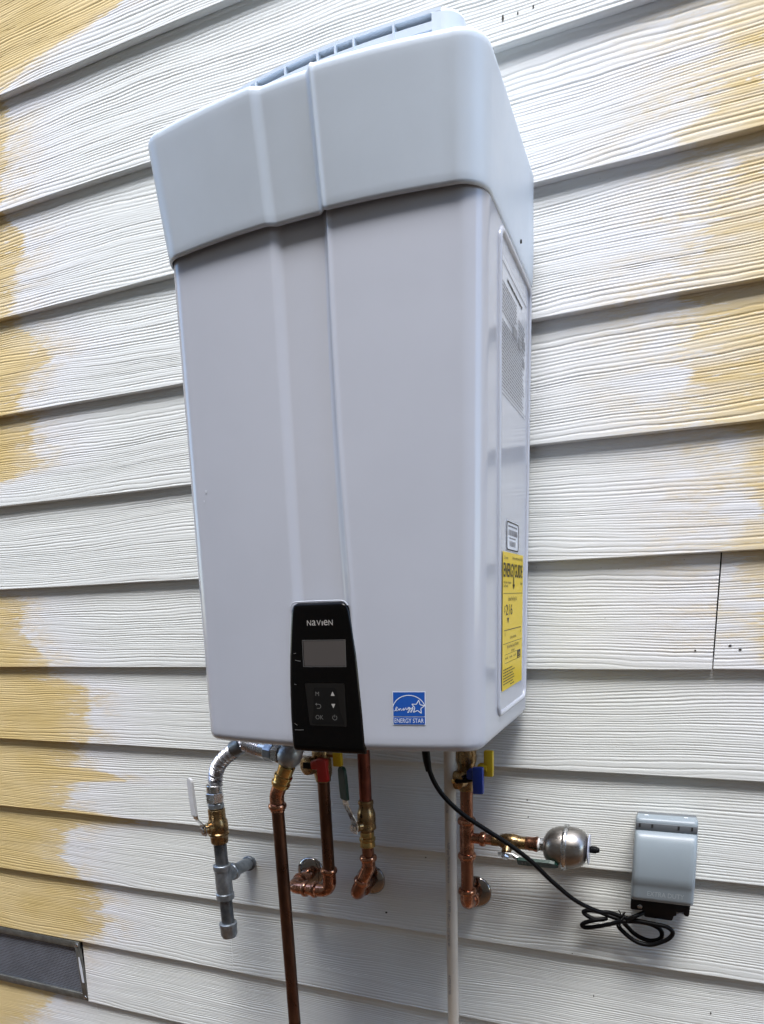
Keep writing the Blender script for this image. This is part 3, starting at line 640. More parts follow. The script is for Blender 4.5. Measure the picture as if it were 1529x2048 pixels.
et('U.S. Government', 0.006, -0.200, 1.5035, 0.028, 0, 'LEFT'); et('Federal law prohibits removal of this label', 0.006, -0.062, 1.5035, 0.080, 0, 'RIGHT')
et('ENERGYGUIDE', 0.0270, EY - .001, 1.4790, 0.138, 0.0004)
fside('arrow', join([rect2(EY - .0025, EY + .0025, 1.4660, 1.4800), ([(EY - .008, 1.4690, 0), (EY + .008, 1.4690, 0), (EY, 1.4615, 0)], [(0, 2, 1)])]), INK, eg, 0.0016)
et('Water Heater - Instantaneous', 0.0055, -0.202, 1.4700, 0.054, 0, 'LEFT'); et('Gas (Natural)', 0.0055, -0.202, 1.4640, 0.03, 0, 'LEFT') ; et('Tankless', 0.0055, -0.062, 1.4690, 0.020, 0, 'RIGHT')
for q in ((-0.202, -0.062, 1.4560, 1.4567), (-0.196, -0.070, 1.4035, 1.4046), (-0.202, -0.062, 1.3845, 1.3852), (-0.190, -0.100, 1.3685, 1.3690), (-0.190, -0.100, 1.3560, 1.3565)): fside('label_rule', rect2(*q), INK, eg, 0.0012)
et('Estimated Yearly Energy Cost', 0.0085, EY - .005, 1.4440, 0.062)
et('$', 0.013, -0.192, 1.4285, None); et('216', 0.0220, -0.162, 1.4255, 0.046)
fside('arrow', ([(-0.176, 1.4215, 0), (-0.162, 1.4215, 0), (-0.169, 1.4135, 0)], [(0, 2, 1)]), INK, eg, 0.0013)
et('$', 0.0065, -0.190, 1.3955); et('$', 0.0065, -0.075, 1.3955); et('Cost Range of Similar Models', 0.006, EY, 1.3890, 0.046)
et('First Hour Rating Capacity Tested Here', 0.0075, EY, 1.3755, 0.085); et('per minute', 0.0065, EY, 1.3705 - .0015, 0.024)
for a in (-0.178, -0.148, -0.118): et('very small', 0.0055, a, 1.3605, 0.020)
parts = []
for i in range(6): words(-0.200, -0.115 + rg.uniform(-.02, 0), 1.3465 - i * 0.0042, 0.0015, parts)
words(-0.150, -0.122, 1.3210, 0.0015, parts)
fside('fine_print', join(parts), INK, eg, 0.0012)['kind'] = 'stuff'
fside('label_symbol', rect2(-0.098, -0.072, 1.3560, 1.3690), INK, eg, 0.0012)
fside('label_symbol', join([poly_stroke([(-0.092, 1.3605), (-0.085, 1.3655), (-0.078, 1.3605)], 0.0015), rect2(-0.094, -0.076, 1.3575, 1.3585)]), YEL, eg, 0.0016)
# glossy clear strips of film left on the sides of the body
# ------------------------------------------------------------------ plumbing helpers
def vcol(name, x, y, prof, mat, parent, seg=28):
    """upright turned part: list of (image row, radius in mm)"""
    z = [zv(x, y, v) for v, r in prof]
    return lathe(name, [(zz, r / 1000) for zz, (v, r) in sorted(zip(z, prof))], (x, y, 0), (0, 0, 1), mat, parent, seg)
def press_ring(parent, c, d, r, mat):          # crimped bead at the end of a press fitting
    d = np.array(d, float) / np.linalg.norm(d)
    return lathe('bead', [(-.006, r), (-.0045, r + .0028), (-.0015, r + .0040), (.0015, r + .0040), (.0045, r + .0028), (.006, r)], np.array(c, float), d, mat, parent, 24)
def escutcheon(x, z, parent, r=0.0305):
    k = math.floor((1.15 - z) / PITCH + 1); y = 0.0128 * (z - lip(k)) / 0.198
    return lathe('escutcheon', [(-0.002, r * 1.03), (0.0012, r * 1.03), (0.0026, r * 1.00), (0.0052, r * .88), (0.0072, r * .66), (0.0082, r * .44)], (x, y - 0.0005, z), (0, -1, 0.02), CHROME, parent, 40)

# ------------------------------------------------------------------ gas line, far left
GX, GY = -0.384, -0.10
gas = thing('gas_line', (GX, GY, zv(GX, GY, 1872)), 'grey steel gas pipe with white valve lever and capped drip leg, leftmost pipe', 'pipe')
P = [at(432, 1572, GY), at(431, 1555, GY), at(436, 1535, GY - .004), at(449, 1517, GY - .012), at(466, 1503, GY - .02), at(486, 1490, GY - .03), at(505, 1476, GY - .035), np.array([-0.225, -0.142, 1.228]), np.array([-0.198, -0.145, 1.262])]
C_ = catmull([np.array(q) for q in P], 26); L = np.concatenate([[0], np.cumsum(np.linalg.norm(np.diff(np.array(C_), axis=0), axis=1))])
tube('flexible_hose', C_, [0.0132 + 0.0018 * math.sin(2 * math.pi * s / 0.0042) for s in L], FLEX, gas, 20, 80)
tube('hose_nut', [at(470, 1498, GY - .03), at(487, 1488, GY - .034)], 0.0165, GALVD, gas, 16)
vcol('collar', GX, GY, [(1569, 15.0), (1570, 15.8), (1583, 15.8), (1584, 14)], STEEL, gas)
hexnut('hex_nut', (GX, GY, zv(GX, GY, 1604)), (0, 0, 1), 0.0185, zv(GX, GY, 1584) - zv(GX, GY, 1604), STEEL, gas)
hexnut('hex_nut', (GX, GY, zv(GX, GY, 1616)), (0, 0, 1), 0.0165, zv(GX, GY, 1605) - zv(GX, GY, 1616), GALV, gas, 8)
gv = vcol('valve_body', GX, GY, [(1617, 15.5), (1618, 17.2), (1634, 17.2), (1638, 17.5), (1641, 19.5), (1650, 20.5), (1660, 20.5), (1663, 19.2), (1665, 21.0), (1668, 21.0), (1670, 19), (1673, 18), (1684, 17.5), (1686, 15)], BRASS, gas, 24)
gv['label'] = 'brass ball valve on the gas pipe'
sd = np.array([-0.32, -0.947, 0]); zc = zv(GX, GY, 1651); so_ = np.array([GX, GY, zc])
lathe('stem', [(0.012, 0.0120), (0.026, 0.0115), (0.028, 0.009), (0.034, 0.008), (0.037, 0.0075)], so_, sd, BRASS, gv, 20)
def strip(name, P, wdir, w, th, mat, parent, nrm):
    """bent flat bar along P"""
    V = []; wd = np.array(wdir, float); wd /= np.linalg.norm(wd); nm = np.array(nrm, float); nm /= np.linalg.norm(nm); ws = w if hasattr(w, '__len__') else [w] * len(P)
    for q, ww in zip(P, ws):
        q = np.array(q)
        for a, b in ((-1, -1), (1, -1), (1, 1), (-1, 1)): V.append(q + wd * a * ww / 2 + nm * b * th / 2)
    n = len(P); Fc = [(4 * i + j, 4 * i + (j + 1) % 4, 4 * i + 4 + (j + 1) % 4, 4 * i + 4 + j) for i in range(n - 1) for j in range(4)] + [(0, 1, 2, 3), tuple(4 * (n - 1) + j for j in range(4))]
    return mesh(name, V, Fc, mat, parent, False)
pe = so_ + sd * 0.034; wd = np.cross(sd, [0, 0, 1])
def hp(dz, out): return pe + sd * out + np.array([0, 0, dz])
strip('lever', [hp(-.012, 0), hp(0, 0), hp(.010, 0.001), hp(.026, .014), hp(.040, .017)], wd, [.014, .017, .016, .013, .013], 0.0025, STEEL, gv, sd)
gl = strip('lever_grip', [hp(.034, .0165), hp(.036, .017), hp(.060, .018), hp(.104, .019), hp(.109, .019), hp(.111, .019)], wd, [.011, .0145, .0150, .0145, .011, .006], 0.0055, WHTP, gv, sd); gl['label'] = 'white vinyl lever grip'
hexnut('stem_nut', pe, sd, 0.0075, 0.006, STEEL, gv)
vcol('pipe', GX, GY, [(1684, 13.3), (1732, 13.3)], GALVD, gas)
tee = vcol('tee', GX, GY, [(1728, 17.2), (1729, 18.6), (1738, 18.6), (1740, 17.0), (1784, 17.0), (1786, 18.6), (1796, 18.6), (1797, 17.2)], GALV, gas, 30)
zt = zv(GX, GY, 1752)
lathe('tee_branch', [(0.0, 0.0165), (0.018, 0.0165), (0.026, 0.0168), (0.028, 0.0185), (0.037, 0.0185), (0.038, 0.017)], (GX, GY, zt), (-.02, 1, -0.10), GALV, tee, 28)
lathe('wall_pipe', [(0.030, 0.0133), (0.115, 0.0133)], (GX, GY, zt), (-.02, 1, -0.10), GALV, gas, 28)
lathe('wall_collar', [(0.093, 0.0145), (0.0945, 0.0165), (0.098, 0.0165)], (GX, GY, zt), (-.02, 1, -0.10), GALVD, gas, 28)
vcol('drip_pipe', GX, GY, [(1795, 13.3), (1850, 13.3)], GALVD, gas)
vcol('pipe_cap', GX, GY, [(1844, 16.5), (1845, 18.6), (1853, 18.6), (1855, 17.6), (1867, 17.4), (1872, 15.0), (1874, 9)], GALV, gas)

# ------------------------------------------------------------------ relief discharge pipe
DX, DY = -0.1965, -0.17
rel = thing('discharge_pipe', (DX, DY, 0.05), 'long brown copper discharge pipe with brass elbow running off the lower edge', 'pipe')
zt_ = zv(DX, DY, 1612)
vcol('pipe', DX, DY, [(1612, 11.6), (1640, 11.6), (1800, 11.6), (2048, 11.6)], COPD, rel)
lathe('pipe', [(0, 0.0116), (zv(DX, DY, 2040) - 0.05, 0.0116)], (DX, DY, 0.05), (0, 0, 1), COPD, rel)
pA = np.array([DX, DY, zv(DX, DY, 1622)]); pB = np.array([DX, DY, zv(DX, DY, 1590)]); pC = np.array(at(569, 1548, DY)); pD = np.array(at(578, 1520, DY))
el = tube('elbow', fillet([pA, pB, pB + (pC - pB) * .75], 0.03, 10), 0.0132, COPB, rel, 20)
press_ring(el, (DX, DY, zv(DX, DY, 1612)), (0, 0, 1), 0.0128, COPB)
d_ = (pC - pB) / np.linalg.norm(pC - pB); o_ = pB + d_ * 0.018
lathe('brass_adapter', [(0, .0135), (.001, .0155), (.005, .0172), (.010, .0172), (.012, .0152), (.018, .0150), (.019, .0168), (.024, .0168), (.026, .0142), (.034, .0146), (.040, .0150), (.044, .0150), (.046, .0120), (.060, .0120)], o_, d_, BRASSB, rel, 20)
sc_ = np.array(at(579, 1512, DY))
rv = lathe('relief_elbow', [(-.0215, .002), (-.020, .010), (-.015, .0165), (-.008, .0208), (0, .0222), (.008, .0212), (.014, .0185), (.018, .017), (.024, .0165)], sc_, (0.55, 0.25, 0.80), GALV, rel, 30)
tube('inlet_nipple', [sc_, np.array([sc_[0], sc_[1], 1.262])], 0.013, GALV, rel, 18)
nd = np.array(at(500, 1494, DY + .01)) - sc_; nd /= np.linalg.norm(nd)
hexnut('hex_nut', sc_ + nd * 0.016, nd, 0.0200, 0.014, STEEL, rel)
hexnut('hex_nut', sc_ + nd * 0.031, nd, 0.0175, 0.018, GALV, rel, 8)
tube('nipple', [sc_ + nd * 0.047, sc_ + nd * 0.062], 0.0145, STEEL, rel, 18)
L = np.linspace(0, 0.036, 60); tube('nipple_hose', [sc_ + nd * (0.062 + s) + np.array([0, 0, .3 * s * s * 10]) for s in L], [0.0125 + 0.0014 * math.sin(2 * math.pi * s / 0.0042) for s in L], FLEX, rel, 18, 80)
box('test_tab', sc_ + np.array([-0.012, 0.012, -0.024]), (0.008, 0.004, 0.022), GALV, rel, 0.001)

# ------------------------------------------------------------------ union valve with two coloured handles (hot and cold)
def union_valve(parent, x, y, vtop, vcap, rcap, capdir, handle, h0, h1, hy, w, v0, v1):
    pass
def tee_handle(name, c, s, mat, parent, rot=None, bev=0.0022, groove=True):
    o = box(name, c, s, mat, parent, bev, rot); return o

# hot
HX, HY = -0.150, -0.075
hot = thing('hot_water_pipe', (HX, HY, zv(HX, HY, 1790)), 'dark copper pipe hooking left to a chrome wall plate, red valve handle on top', 'pipe')
vcol('pipe', HX, HY, [(1556, 11.8), (1640, 11.8), (1748, 11.8)], COPD, hot)
vb = vcol('valve_body', HX, HY, [(1415, 17), (1496, 17.5), (1500, 19), (1512, 19), (1516, 16), (1520, 17.5), (1545, 18), (1556, 15), (1562, 14.5), (1563, 12.5)], BRASS, hot, 18)
cd = np.array([-0.35, -0.93, 0.05]); zc = zv(HX, HY, 1527)
lathe('port_cap', [(0.0, .0125), (.018, .0125), (.022, .0170), (.030, .0178), (.036, .0170), (.038, .012), (.0385, .005)], (HX - .004, HY, zc), cd, BRASS, vb, 28)
box('cap_strap', np.array((HX, HY, zc)) + cd * 0.044 + np.array([.014, 0, .003]), (0.034, 0.004, 0.012), BLKP, hot, 0.0015)
rh = box('red_handle', at(646, 1541, -0.128), (0.0205, 0.012, 0.042), REDP, hot, 0.0030, Matrix.Rotation(R(-4), 3, 'Y')); rh['label'] = 'red plastic valve handle'
box('handle_hub', at(640, 1528, -0.112), (0.024, 0.030, 0.016), REDP, rh, 0.003)
yh = box('yellow_handle', at(676, 1514, -0.085), (0.0175, 0.012, 0.036), YELP, hot, 0.0028); yh['label'] = 'yellow plastic drain handle'
lathe('handle_stem', [(0, .006), (.05, .006)], at(676, 1510, -0.085), (-1, .2, 0), BRASS, hot, 12)
zE = 0.895; sx = -0.2365
el = tube('elbow', fillet([(HX, HY, zv(HX, HY, 1738)), (HX, HY, zE), (HX - .052, HY, zE - .001)], 0.026, 12), 0.0133, COPB, hot, 20)
press_ring(el, (HX, HY, zv(HX, HY, 1741)), (0, 0, 1), 0.0128, COPB); press_ring(el, (HX - .034, HY, zE - .0005), (1, 0, 0), 0.0128, COPB)
tube('pipe', [(HX - .03, HY, zE - .001), (HX - .07, HY, zE - .001)], 0.0118, COPM, hot, 20)
el = tube('elbow', fillet([(HX - .050, HY, zE - .001), (sx, HY, zE - .002), (sx, 0.004, zE - .002)], 0.026, 12), 0.0133, COPB, hot, 20)
press_ring(el, (HX - .055, HY, zE - .0015), (1, 0, 0), 0.0128, COPB); press_ring(el, (sx, -.040, zE - .002), (0, 1, 0), 0.0128, COPB)
escutcheon(sx, zE, hot)

# middle return line with green lever
MX, MY = -0.066, -0.07
ret_ = thing('return_pipe', (MX, MY, 0.88), 'copper pipe with brass ball valve and upright green lever, third pipe from left', 'pipe')
vcol('pipe', MX, MY, [(1415, 11.8), (1540, 11.8), (1606, 11.8)], M('reddish_copper', (0.26, 0.075, 0.045), 0.34, 0.9, c2=(0.16, 0.05, 0.035), vscale=25, rvar=0.1), ret_)
vb = vcol('valve_body', MX, MY, [(1600, 12.5), (1601, 14.5), (1606, 15.2), (1610, 13.8), (1616, 14.0), (1620, 15.5), (1628, 17.5), (1640, 18.0), (1648, 17.0), (1652, 18), (1657, 18), (1659, 14), (1663, 13.6)], BRASS, ret_, 22)
vcol('brass_adapter', MX, MY, [(1662, 13.2), (1664, 13.6), (1673, 13.4), (1675, 15.8), (1680, 15.8), (1682, 14), (1688, 15), (1692, 15), (1694, 13)], BRASSB, ret_, 22)
vcol('pipe', MX, MY, [(1690, 11.8), (1718, 11.8)], COPM, ret_)
sd = np.array([-0.50, -0.86, 0]); zc = zv(MX, MY, 1648); so_ = np.array([MX, MY, zc])
lathe('stem', [(0.010, 0.0105), (0.022, 0.0100), (0.024, 0.0075), (0.032, 0.0065)], so_, sd, BRASS, vb, 18)
pe = so_ + sd * 0.028; wd = np.cross(sd, [0, 0, 1])
def hp(dz, out, side=0.0): return pe + sd * out + np.array([0, 0, dz]) + wd * side
strip('lever', [hp(-.013, 0), hp(0, 0), hp(.014, 0.0015), hp(.028, .008), hp(.046, .017), hp(.062, .019)], wd, [.014, .020, .019, .015, .015, .016], 0.0025, STEEL, vb, sd)
gg = strip('lever_grip', [hp(.058, .0185), hp(.060, .019), hp(.080, .020), hp(.104, .021), hp(.114, .0215), hp(.119, .0215), hp(.121, .0215)], wd, [.016, .0205, .0215, .021, .019, .014, .007], 0.006, GRNP, vb, sd); gg['label'] = 'dark green vinyl lever grip'
hexnut('stem_nut', pe, sd, 0.0085, 0.008, STEEL, vb)
e1 = np.array([MX, MY, zv(MX, MY, 1712)]); e2 = np.array([MX, MY, zv(MX, MY, 1734)]); e3 = np.array([-0.0955, MY - .002, 0.893]); e4 = np.array([-0.0965, 0.004, 0.8935])
el = tube('elbow', fillet([e1, e2, e2 + (e3 - e2) * .65], 0.024, 10), 0.0133, COPB, ret_, 20)
press_ring(el, e1 + np.array([0, 0, -.004]), (0, 0, 1), 0.0128, COPB); press_ring(el, e2 + (e3 - e2) * .50, e3 - e2, 0.0128, COPB)
el = tube('elbow', fillet([e2 + (e3 - e2) * .5, e3, e4], 0.022, 12), 0.0136, COPM, ret_, 20)
press_ring(el, e3 + np.array([0, .036, 0]), (0, 1, 0), 0.0128, COPM)
escutcheon(-0.0965, 0.8935, ret_)

# white drain pipe
QX, QY = 0.1020, -0.078
pv = thing('condensate_pipe', (QX, QY, 0.05), 'thin white plastic drain pipe with small printed lettering along it', 'pipe')
pp = lathe('pipe', [(0, .0102), (0.0005, .0107), (1.21, .0107)], (QX, QY, 0.05), (0, 0, 1), PVC, pv, 28)
def onpipe(a, b, d): t = 0.25 + b / 0.0107; return (QX + (0.0107 + .0003) * math.sin(-t), QY - (0.0107 + .0003) * math.cos(t), a)
def ptext(s, v, size=0.0075, mat=INKG):
    vf = text_vf(s, size); z = zv(QX, QY, v)
    return mesh('lettering', *on(vf, lambda a, b, c: onpipe(z - a, -b + .003, 0)), mat, pp, False)
for s, v in (('PVC-1120', 1590), ('NSF-pw Made in America', 1682), ('(R) PIPE', 1796), ('PVC ---- 1/2" SCH 40', 1824), ('ASTM D1785', 1945)): ptext(s, v)

# cold line
CX_, CY_ = 0.1255, -0.055
cold = thing('cold_water_pipe', (CX_, CY_, 0.88), 'bright copper pipe with blue valve handle and side branch, right of the white pipe', 'pipe')
vb = vcol('valve_body', CX_, CY_, [(1390, 17), (1500, 17.5), (1506, 18.5), (1520, 18.5), (1526, 17), (1532, 15.5), (1540, 17), (1562, 16.5), (1570, 14), (1577, 14.5), (1580, 13.5), (1581, 12)], BRASS, cold, 18)
cd = np.array([-0.42, -0.90, -0.02]); zc = zv(CX_, CY_, 1552)
lathe('port_cap', [(0.0, .0125), (.016, .0125), (.020, .0160), (.028, .0168), (.034, .0162), (.036, .012), (.0365, .005)], (CX_ + .004, CY_, zc), cd, BRASS, vb, 28)
cp = np.array((CX_ + .004, CY_, zc)) + cd * 0.039
lathe('cap_knob', [(0, .004), (.003, .004), (.004, .002)], cp, cd, BRASSB, vb, 12)
tube('cap_strap', catmull([cp + np.array([.004, -.001, 0]), cp + np.array([.022, .002, .002]), cp + np.array([.040, .012, .006])], 6), 0.0042, BLKP, cold, 10)
bh = box('blue_handle', at(957, 1561, -0.098), (0.0185, 0.011, 0.047), BLUP, cold, 0.0024, Matrix.Rotation(R(-1), 3, 'Y')); bh['label'] = 'blue plastic valve handle'
box('handle_hub', at(951, 1548, -0.084), (0.026, 0.024, 0.016), BLUP, bh, 0.003)
yh = box('yellow_handle', at(978, 1527, -0.070), (0.0165, 0.011, 0.046), YELP, cold, 0.0024); yh['label'] = 'yellow plastic drain handle'
lathe('handle_hub', [(0, .0085), (.012, .0085), (.016, .006)], at(975, 1536, -0.070), (-1, 0, 0), YELP, yh, 14)
vcol('pipe', CX_, CY_, [(1576, 11.6), (1640, 11.6)], COPM, cold)
te = vcol('tee', CX_, CY_, [(1633, 12.2), (1634, 13.2), (1650, 13.2), (1706, 13.2), (1720, 13.2), (1721, 12.2)], COPB, cold, 26)
for v in (1642, 1711): press_ring(te, (CX_, CY_, zv(CX_, CY_, v)), (0, 0, 1), 0.0130, COPB)
zb_ = zv(CX_, CY_, 1675)
vcol('pipe', CX_, CY_, [(1718, 11.6), (1782, 11.6)], COPM, cold)
el = tube('elbow', fillet([(CX_, CY_, zv(CX_, CY_, 1776)), (CX_, CY_, 0.896), (CX_, 0.004, 0.896)], 0.026, 12), 0.0134, COPB, cold, 20)
press_ring(el, (CX_, CY_, zv(CX_, CY_, 1782)), (0, 0, 1), 0.0129, COPB); press_ring(el, (CX_, -.030, .896), (0, 1, 0), 0.0129, COPB)
escutcheon(CX_, 0.896, cold)
bx_ = (1, 0, 0.0)
lathe('branch_stub', [(0, .0098), (.020, .0098), (.048, .0092)], (CX_, CY_, zb_), bx_, COPB, te, 22)
press_ring(te, (CX_ + .030, CY_, zb_), bx_, 0.0098, COPB)
def bl(u0): return atx_u(u0)
def xu(u, y=CY_):                                # x where column u meets the branch axis
    lo, hi = -.2, .8
    for _ in range(40):
        mid = (lo + hi) / 2; q = RM.T @ (np.array([mid, y, zb_]) - CAM)
        if PU + F * q[0] / -q[2] < u: lo = mid
        else: hi = mid
    return lo
def hl(name, prof, mat, parent, seg=22): return lathe(name, [(xu(u) - CX_, r / 1000) for u, r in prof], (CX_, CY_, zb_), bx_, mat, parent, seg)
bv = hl('branch_valve', [(984, 9), (985, 10.5), (997, 10.5), (999, 9.5), (1003, 12), (1012, 14.5), (1024, 15.0), (1034, 14.0), (1038, 12), (1042, 11.5), (1052, 11.5), (1053, 10)], BRASS, cold, 20)
hl('copper_reducer', [(1050, 10), (1053, 11.5), (1060, 12.5), (1066, 12.0), (1073, 13.8), (1076, 13.8), (1077, 12)], COPM, cold)
zz = zb_ - 0.004
lathe('stem', [(0.008, 0.009), (0.022, 0.0085), (0.024, 0.006), (0.030, 0.006)], (xu(1017), CY_, zb_), (0, -0.75, -0.66), BRASS, bv, 16)
hb = np.array([xu(1017), CY_, zb_]) + np.array([0, -0.75, -0.66]) * 0.027
nmv = np.array([0, -0.75, -0.66]); wdv = np.cross(nmv, [1, 0, 0])
strip('lever', [hb + np.array([-.014, 0, 0]), hb, hb + np.array([.012, 0, 0]), hb + np.array([.024, 0, 0]) + nmv * .006, hb + np.array([.040, 0, 0]) + nmv * .008], wdv, [.010, .016, .015, .013, .013], 0.0025, STEEL, bv, nmv)
gg = strip('lever_grip', [hb + np.array([a, 0, 0]) + nmv * .009 for a in (.022, .024, .040, .078, .086, .090, .092)], wdv, [.014, .0175, .0185, .0185, .016, .011, .006], 0.006, GRNP, bv, nmv); gg['label'] = 'dark green vinyl lever grip'
def ong(a, b, d): q = hb + np.array([0.030 + a, 0, 0]) + nmv * (.0124 + d) - wdv / np.linalg.norm(wdv) * (b - .0045); return tuple(q)
mesh('lettering', *on(text_vf('H', 0.0125, 0.0002), lambda a, b, c: ong(a, b, 0.0)), PRINTG, gg, False)
hexnut('stem_nut', hb, nmv, 0.0070, 0.007, STEEL, bv)

# expansion vessel
TX = xu(1132)
tank = thing('expansion_vessel', (TX, CY_, zb_ - .04), 'small round brushed steel pressure vessel at the end of the copper branch', 'pressure vessel')
hl('thread_tape', [(1075, 10.5), (1076, 11), (1080, 11), (1081, 10)], TAPE, tank)
hexnut('hex_nut', (xu(1080), CY_, zb_), bx_, 0.0125, xu(1092) - xu(1080), STEEL, tank)
rT = 0.0360; prof = []
for i in range(0, 15):
    a = math.pi * 0.5 * i / 14; prof.append((TX - CX_ - 0.0345 * math.cos(a) ** .9 - .004 + .004 * i / 14, max(.011, rT * (math.sin(a)) ** .62) if i else .011))
prof2 = [(TX - CX_ + 0.0345 * math.sin(math.pi * .5 * i / 14) ** 1.0 + .002, rT * max(0.0, math.cos(math.pi * .5 * i / 14)) ** .60 + .004 * (i / 14)) for i in range(15)]
shell_ = lathe('shell', prof + prof2, (CX_, CY_, zb_), bx_, TANKM, tank, 48, 50)
lathe('seam_ring', [(-.0042, rT - .001), (-.0040, rT + .0028), (-.0015, rT + .0042), (.0015, rT + .0042), (.0040, rT + .0028), (.0042, rT - .001)], (TX, CY_, zb_), bx_, STEEL, tank, 48)
px = TX + 0.0375
fd = lathe('label_disc', [(0, .024), (.0012, .026), (.0024, .0255)], (px, CY_, zb_), (1, 0, .02), FILM, tank, 24)
lathe('valve_cap', [(0, .005), (.002, .0062), (.011, .0062), (.012, .005), (.0135, .005), (.0165, .003)], (px + .002, CY_, zb_), bx_, BLKP, tank, 12)

# ------------------------------------------------------------------ outlet cover
OX0, OX1 = 0.4115, 0.5080
outl = thing('outlet_cover', ((OX0 + OX1) / 2, 0, 0.90), 'grey weatherproof outlet cover on the siding at lower right', 'outlet cover')
def oz(v, y): return zv((OX0 + OX1) / 2, y, v)
rowsP = [(1.0865, .012), (1.0865, .018), (1.0860, .026), (1.0850, .030), (1.0825, .0330), (1.079, .0340), (1.066, .0345), (1.0645, .0345), (1.0630, .0380), (1.0610, .0420), (1.057, .0460), (1.050, .0500), (1.040, .0540), (1.025, .0580), (1.010, .0605), (0.995, .0620), (0.985, .0622), (0.978, .0600), (0.970, .0585), (0.955, .0580), (0.9490, .0570), (0.9465, .0540), (0.9455, .045), (0.9455, .014)]
def lid():
    V = []; us = [0, .0, .012, .03, .06, .12, .25, .4, .5, .6, .75, .88, .94, .97, .988, 1, 1]; n = len(us); cx = (OX0 + OX1) / 2; fm = []
    for z, d in rowsP:
        t = (1.0865 - z) / 0.141; hw = (OX1 - OX0) / 2 + 0.0008 * t
        for i, u in enumerate(us):
            e = min(u, 1 - u); k = min(1, e / 0.06); dd = d - 0.010 * (1 - math.sqrt(1 - (1 - k) ** 2)) * (1 if d > .03 else .3)
            if i in (0, n - 1): dd = 0.012
            x = cx + (2 * u - 1) * hw; 
            if z > 1.082: x = cx + (2 * u - 1) * (hw - 0.0030 * (z - 1.082) / .0045)
            V.append((x, -dd, z))
    Fc = [(j * n + i, j * n + i + 1, (j + 1) * n + i + 1, (j + 1) * n + i) for j in range(len(rowsP) - 1) for i in range(n - 1)]
    return V, Fc
V, Fc = lid(); lidO = mesh('hinged_lid', V, Fc, LIDM, outl, True, 42)
for fz in (): pass
box('hinge_strip', ((OX0 + OX1) / 2, -0.0300, 1.0715), (OX1 - OX0 - .001, 0.0108, 0.0125), LIDD, outl, 0.0015)
for u in (1280, 1305, 1358, 1385): 
    q = at(u, 1650 + (u - 1280) * .085, -0.0358); box('hinge_slot', (q[0], -0.0352, q[2]), (0.0030, 0.002, 0.0062), INK, outl)
for u in (1293, 1372):
    q = at(u, 1634 + (u - 1293) * .085, -0.020); box('latch_mark', (q[0], -0.020, 1.0870), (0.006, 0.004, 0.0012), STKW, outl)
def onlid(x, z, d): 
    zz = [r[0] for r in rowsP][::-1]; dd = [r[1] for r in rowsP][::-1]
    return (x, -float(np.interp(z, zz, dd)) - d, z)
vf = text_vf('EXTRA DUTY', 0.0125, 0.0, 0.0565, 'CENTER')
mesh('lettering', *on(move2(vf, (OX0 + OX1) / 2 + .0055, 0.9580), lambda a, b, c: onlid(a, b, c + .0004)), LIDL, lidO, False)
box('back_box', ((OX0 + OX1) / 2, -0.004, 1.0155), (OX1 - OX0 - .003, 0.030, 0.138), LIDD, outl, 0.003)
def k4(a, b): return (1120 + a / 4.778, 1600 + b / 4.778)
ol = [(680, 930), (675, 1040), (690, 1048), (788, 1056), (803, 1105), (815, 1118), (1066, 1156), (1076, 1150), (1090, 1112), (1116, 1110), (1116, 1076), (1180, 1080), (1192, 1110), (1222, 1118), (1236, 1108), (1250, 1000)]
BY = -0.030
ol2 = [at(*k4(a, b), BY) for a, b in ol]
prism('base', [(q[0], q[2]) for q in ol2], lambda a, b, d: (a, d, b), -0.0035, BY, BASEM, outl, 0.0012)
q = at(*k4(765, 1018), BY); lathe('screw', [(0, .0042), (.0012, .0040), (.002, .0026)], (q[0], BY, q[2]), (0, -1, 0), STEEL, outl, 14)
a_ = at(*k4(1118, 1090), BY + .004); b_ = at(*k4(1185, 1095), BY + .004)
strip('conduit_lip', [a_, ((a_ + b_) / 2) + np.array([0, 0, .0035]), b_], (0, 1, 0), 0.004, 0.0016, STKW, outl, (0, 0, 1))

# ------------------------------------------------------------------ power cord
cord = thing('power_cord', at(1243, 1838, -0.03), 'black power cord drooping from the heater to a tied bundle below the outlet', 'cord')
K = lambda a, b, y: at(*k4(a, b), y)
path = [np.array([at(852, 1500, -.215)[0], -.215, 1.262]), at(852, 1500, -.215), at(856, 1530, -.212), at(870, 1566, -.205), at(892, 1597, -.195), at(928, 1630, -.180), at(975, 1661, -.160), at(1020, 1690, -.140), at(1062, 1722, -.118), at(1105, 1763, -.090), at(1150, 1800, -.062), at(1195, 1822, -.042),
        K(470, 1075, -.034), K(590, 1112, -.030), K(720, 1150, -.034), K(900, 1185, -.036), K(1020, 1212, -.036), K(1078, 1262, -.034), K(1050, 1318, -.032), K(960, 1362, -.030), K(850, 1384, -.028), K(730, 1352, -.026), K(630, 1280, -.024), K(562, 1205, -.022),
        K(570, 1150, -.020), K(480, 1110, -.018), K(360, 1066, -.017), K(260, 1056, -.016), K(228, 1070, -.016), K(262, 1105, -.017), K(340, 1140, -.018), K(440, 1135, -.019), K(330, 1150, -.026), K(240, 1172, -.024), K(212, 1196, -.022), K(250, 1218, -.022), K(360, 1208, -.024), K(480, 1186, -.028), K(600, 1160, -.036),
        K(760, 1164, -.026), K(880, 1190, -.024), K(960, 1240, -.022), K(975, 1300, -.020), K(930, 1338, -.018), K(840, 1340, -.017), K(730, 1290, -.017), K(650, 1215, -.020), K(612, 1160, -.026), K(680, 1128, -.040), K(770, 1090, -.034), K(830, 1060, -.020)]
tube('cable', catmull(path, 7), 0.0039, BLKP, cord, 12, 80)
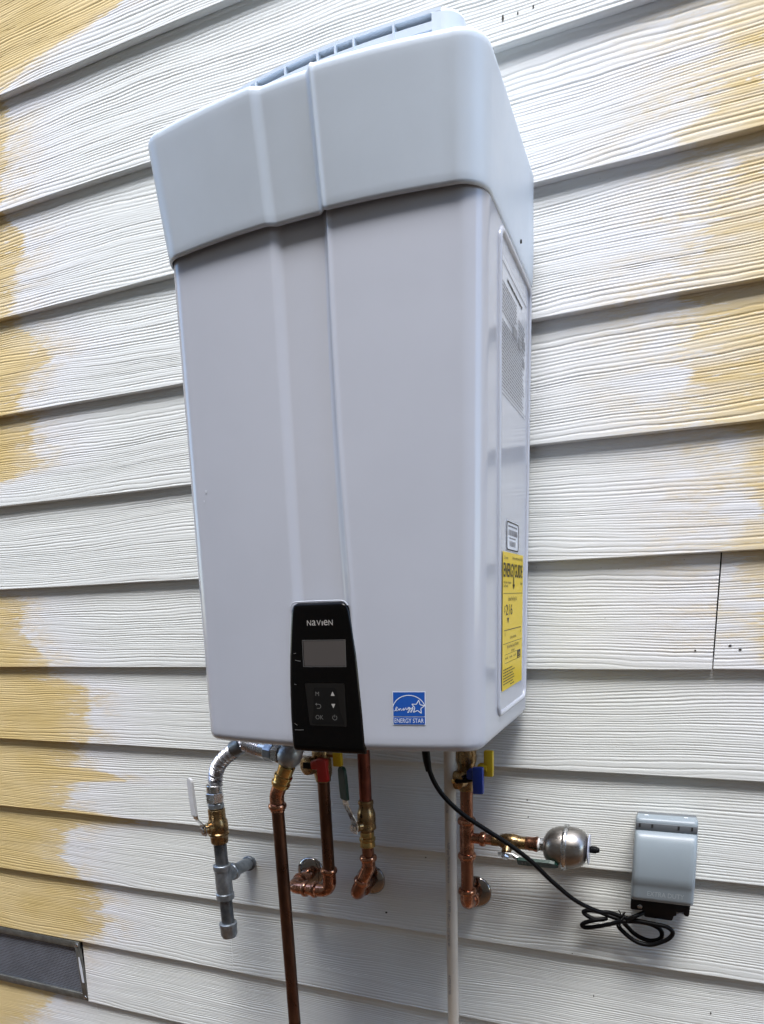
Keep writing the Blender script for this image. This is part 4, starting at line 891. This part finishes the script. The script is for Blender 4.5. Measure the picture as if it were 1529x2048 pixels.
tube('strain_relief', [at(851, 1494, -.216), at(854, 1520, -.213), at(858, 1541, -.209)], [0.0066, 0.0062, 0.0050], BLKP, cord, 14)
tc = K(590, 1140, -.027)
V, Fc = tube_vf([tc + np.array([0.004 * math.sin(a) , 0.013 * math.cos(a), 0.0115 * math.sin(a)]) for a in np.linspace(0, 2 * math.pi, 25)], 0.0013, 6); mesh('cable_tie', V, Fc, BLKP, cord)
tube('cable_tie', [K(592, 1120, -.042), K(580, 1080, -.046), K(562, 1052, -.047)], 0.0009, BLKP, cord, 6); tube('cable_tie', [K(592, 1120, -.042), K(612, 1092, -.046), K(626, 1072, -.047)], 0.0009, BLKP, cord, 6)

# ------------------------------------------------------------------ foundation vent
vent = thing('foundation_vent', (-1.14, 0.0, lip(4)), 'metal framed screen vent set into the siding at lower left', 'vent')
z0, z1, xr, xl = lip(4) + 0.001, lip(3) - 0.0025, -0.9375, -1.349
yf = 0.0035
box('frame_strip', ((xl + xr) / 2, yf, z1 - 0.010), (xr - xl, 0.006, 0.020), VENTF, vent, 0.001)
box('frame_strip', ((xl + xr) / 2, yf, z0 + 0.0095), (xr - xl, 0.006, 0.019), VENTF, vent, 0.001)
box('frame_strip', (xr - 0.0085, yf - .0008, (z0 + z1) / 2), (0.017, 0.006, z1 - z0 - .003), VENTF, vent, 0.001)
box('frame_strip', (xl + 0.0085, yf - .0008, (z0 + z1) / 2), (0.017, 0.006, z1 - z0 - .003), VENTF, vent, 0.001)
mesh('screen', [(xl + .015, yf + .004, z0 + .015), (xr - .015, yf + .004, z0 + .015), (xr - .015, yf + .004, z1 - .017), (xl + .015, yf + .004, z1 - .017)], [(0, 1, 2, 3)], SCRN, vent, False)
for zz in (z1 - .010, z0 + .010): lathe('screw', [(0, .0055), (.0015, .0050), (.0025, .003)], (xr - .0085, yf - .0035, zz), (0, -1, 0), STEEL, vent, 14)
strip('paint_smear', [(xr - .0075, yf - .0041, z1 - .045), (xr - .0068, yf - .0042, z1 - .075), (xr - .0062, yf - .0042, z0 + .055)], (1, 0, 0), [.004, .0085, .007], 0.0006, STKW, vent, (0, 1, 0))
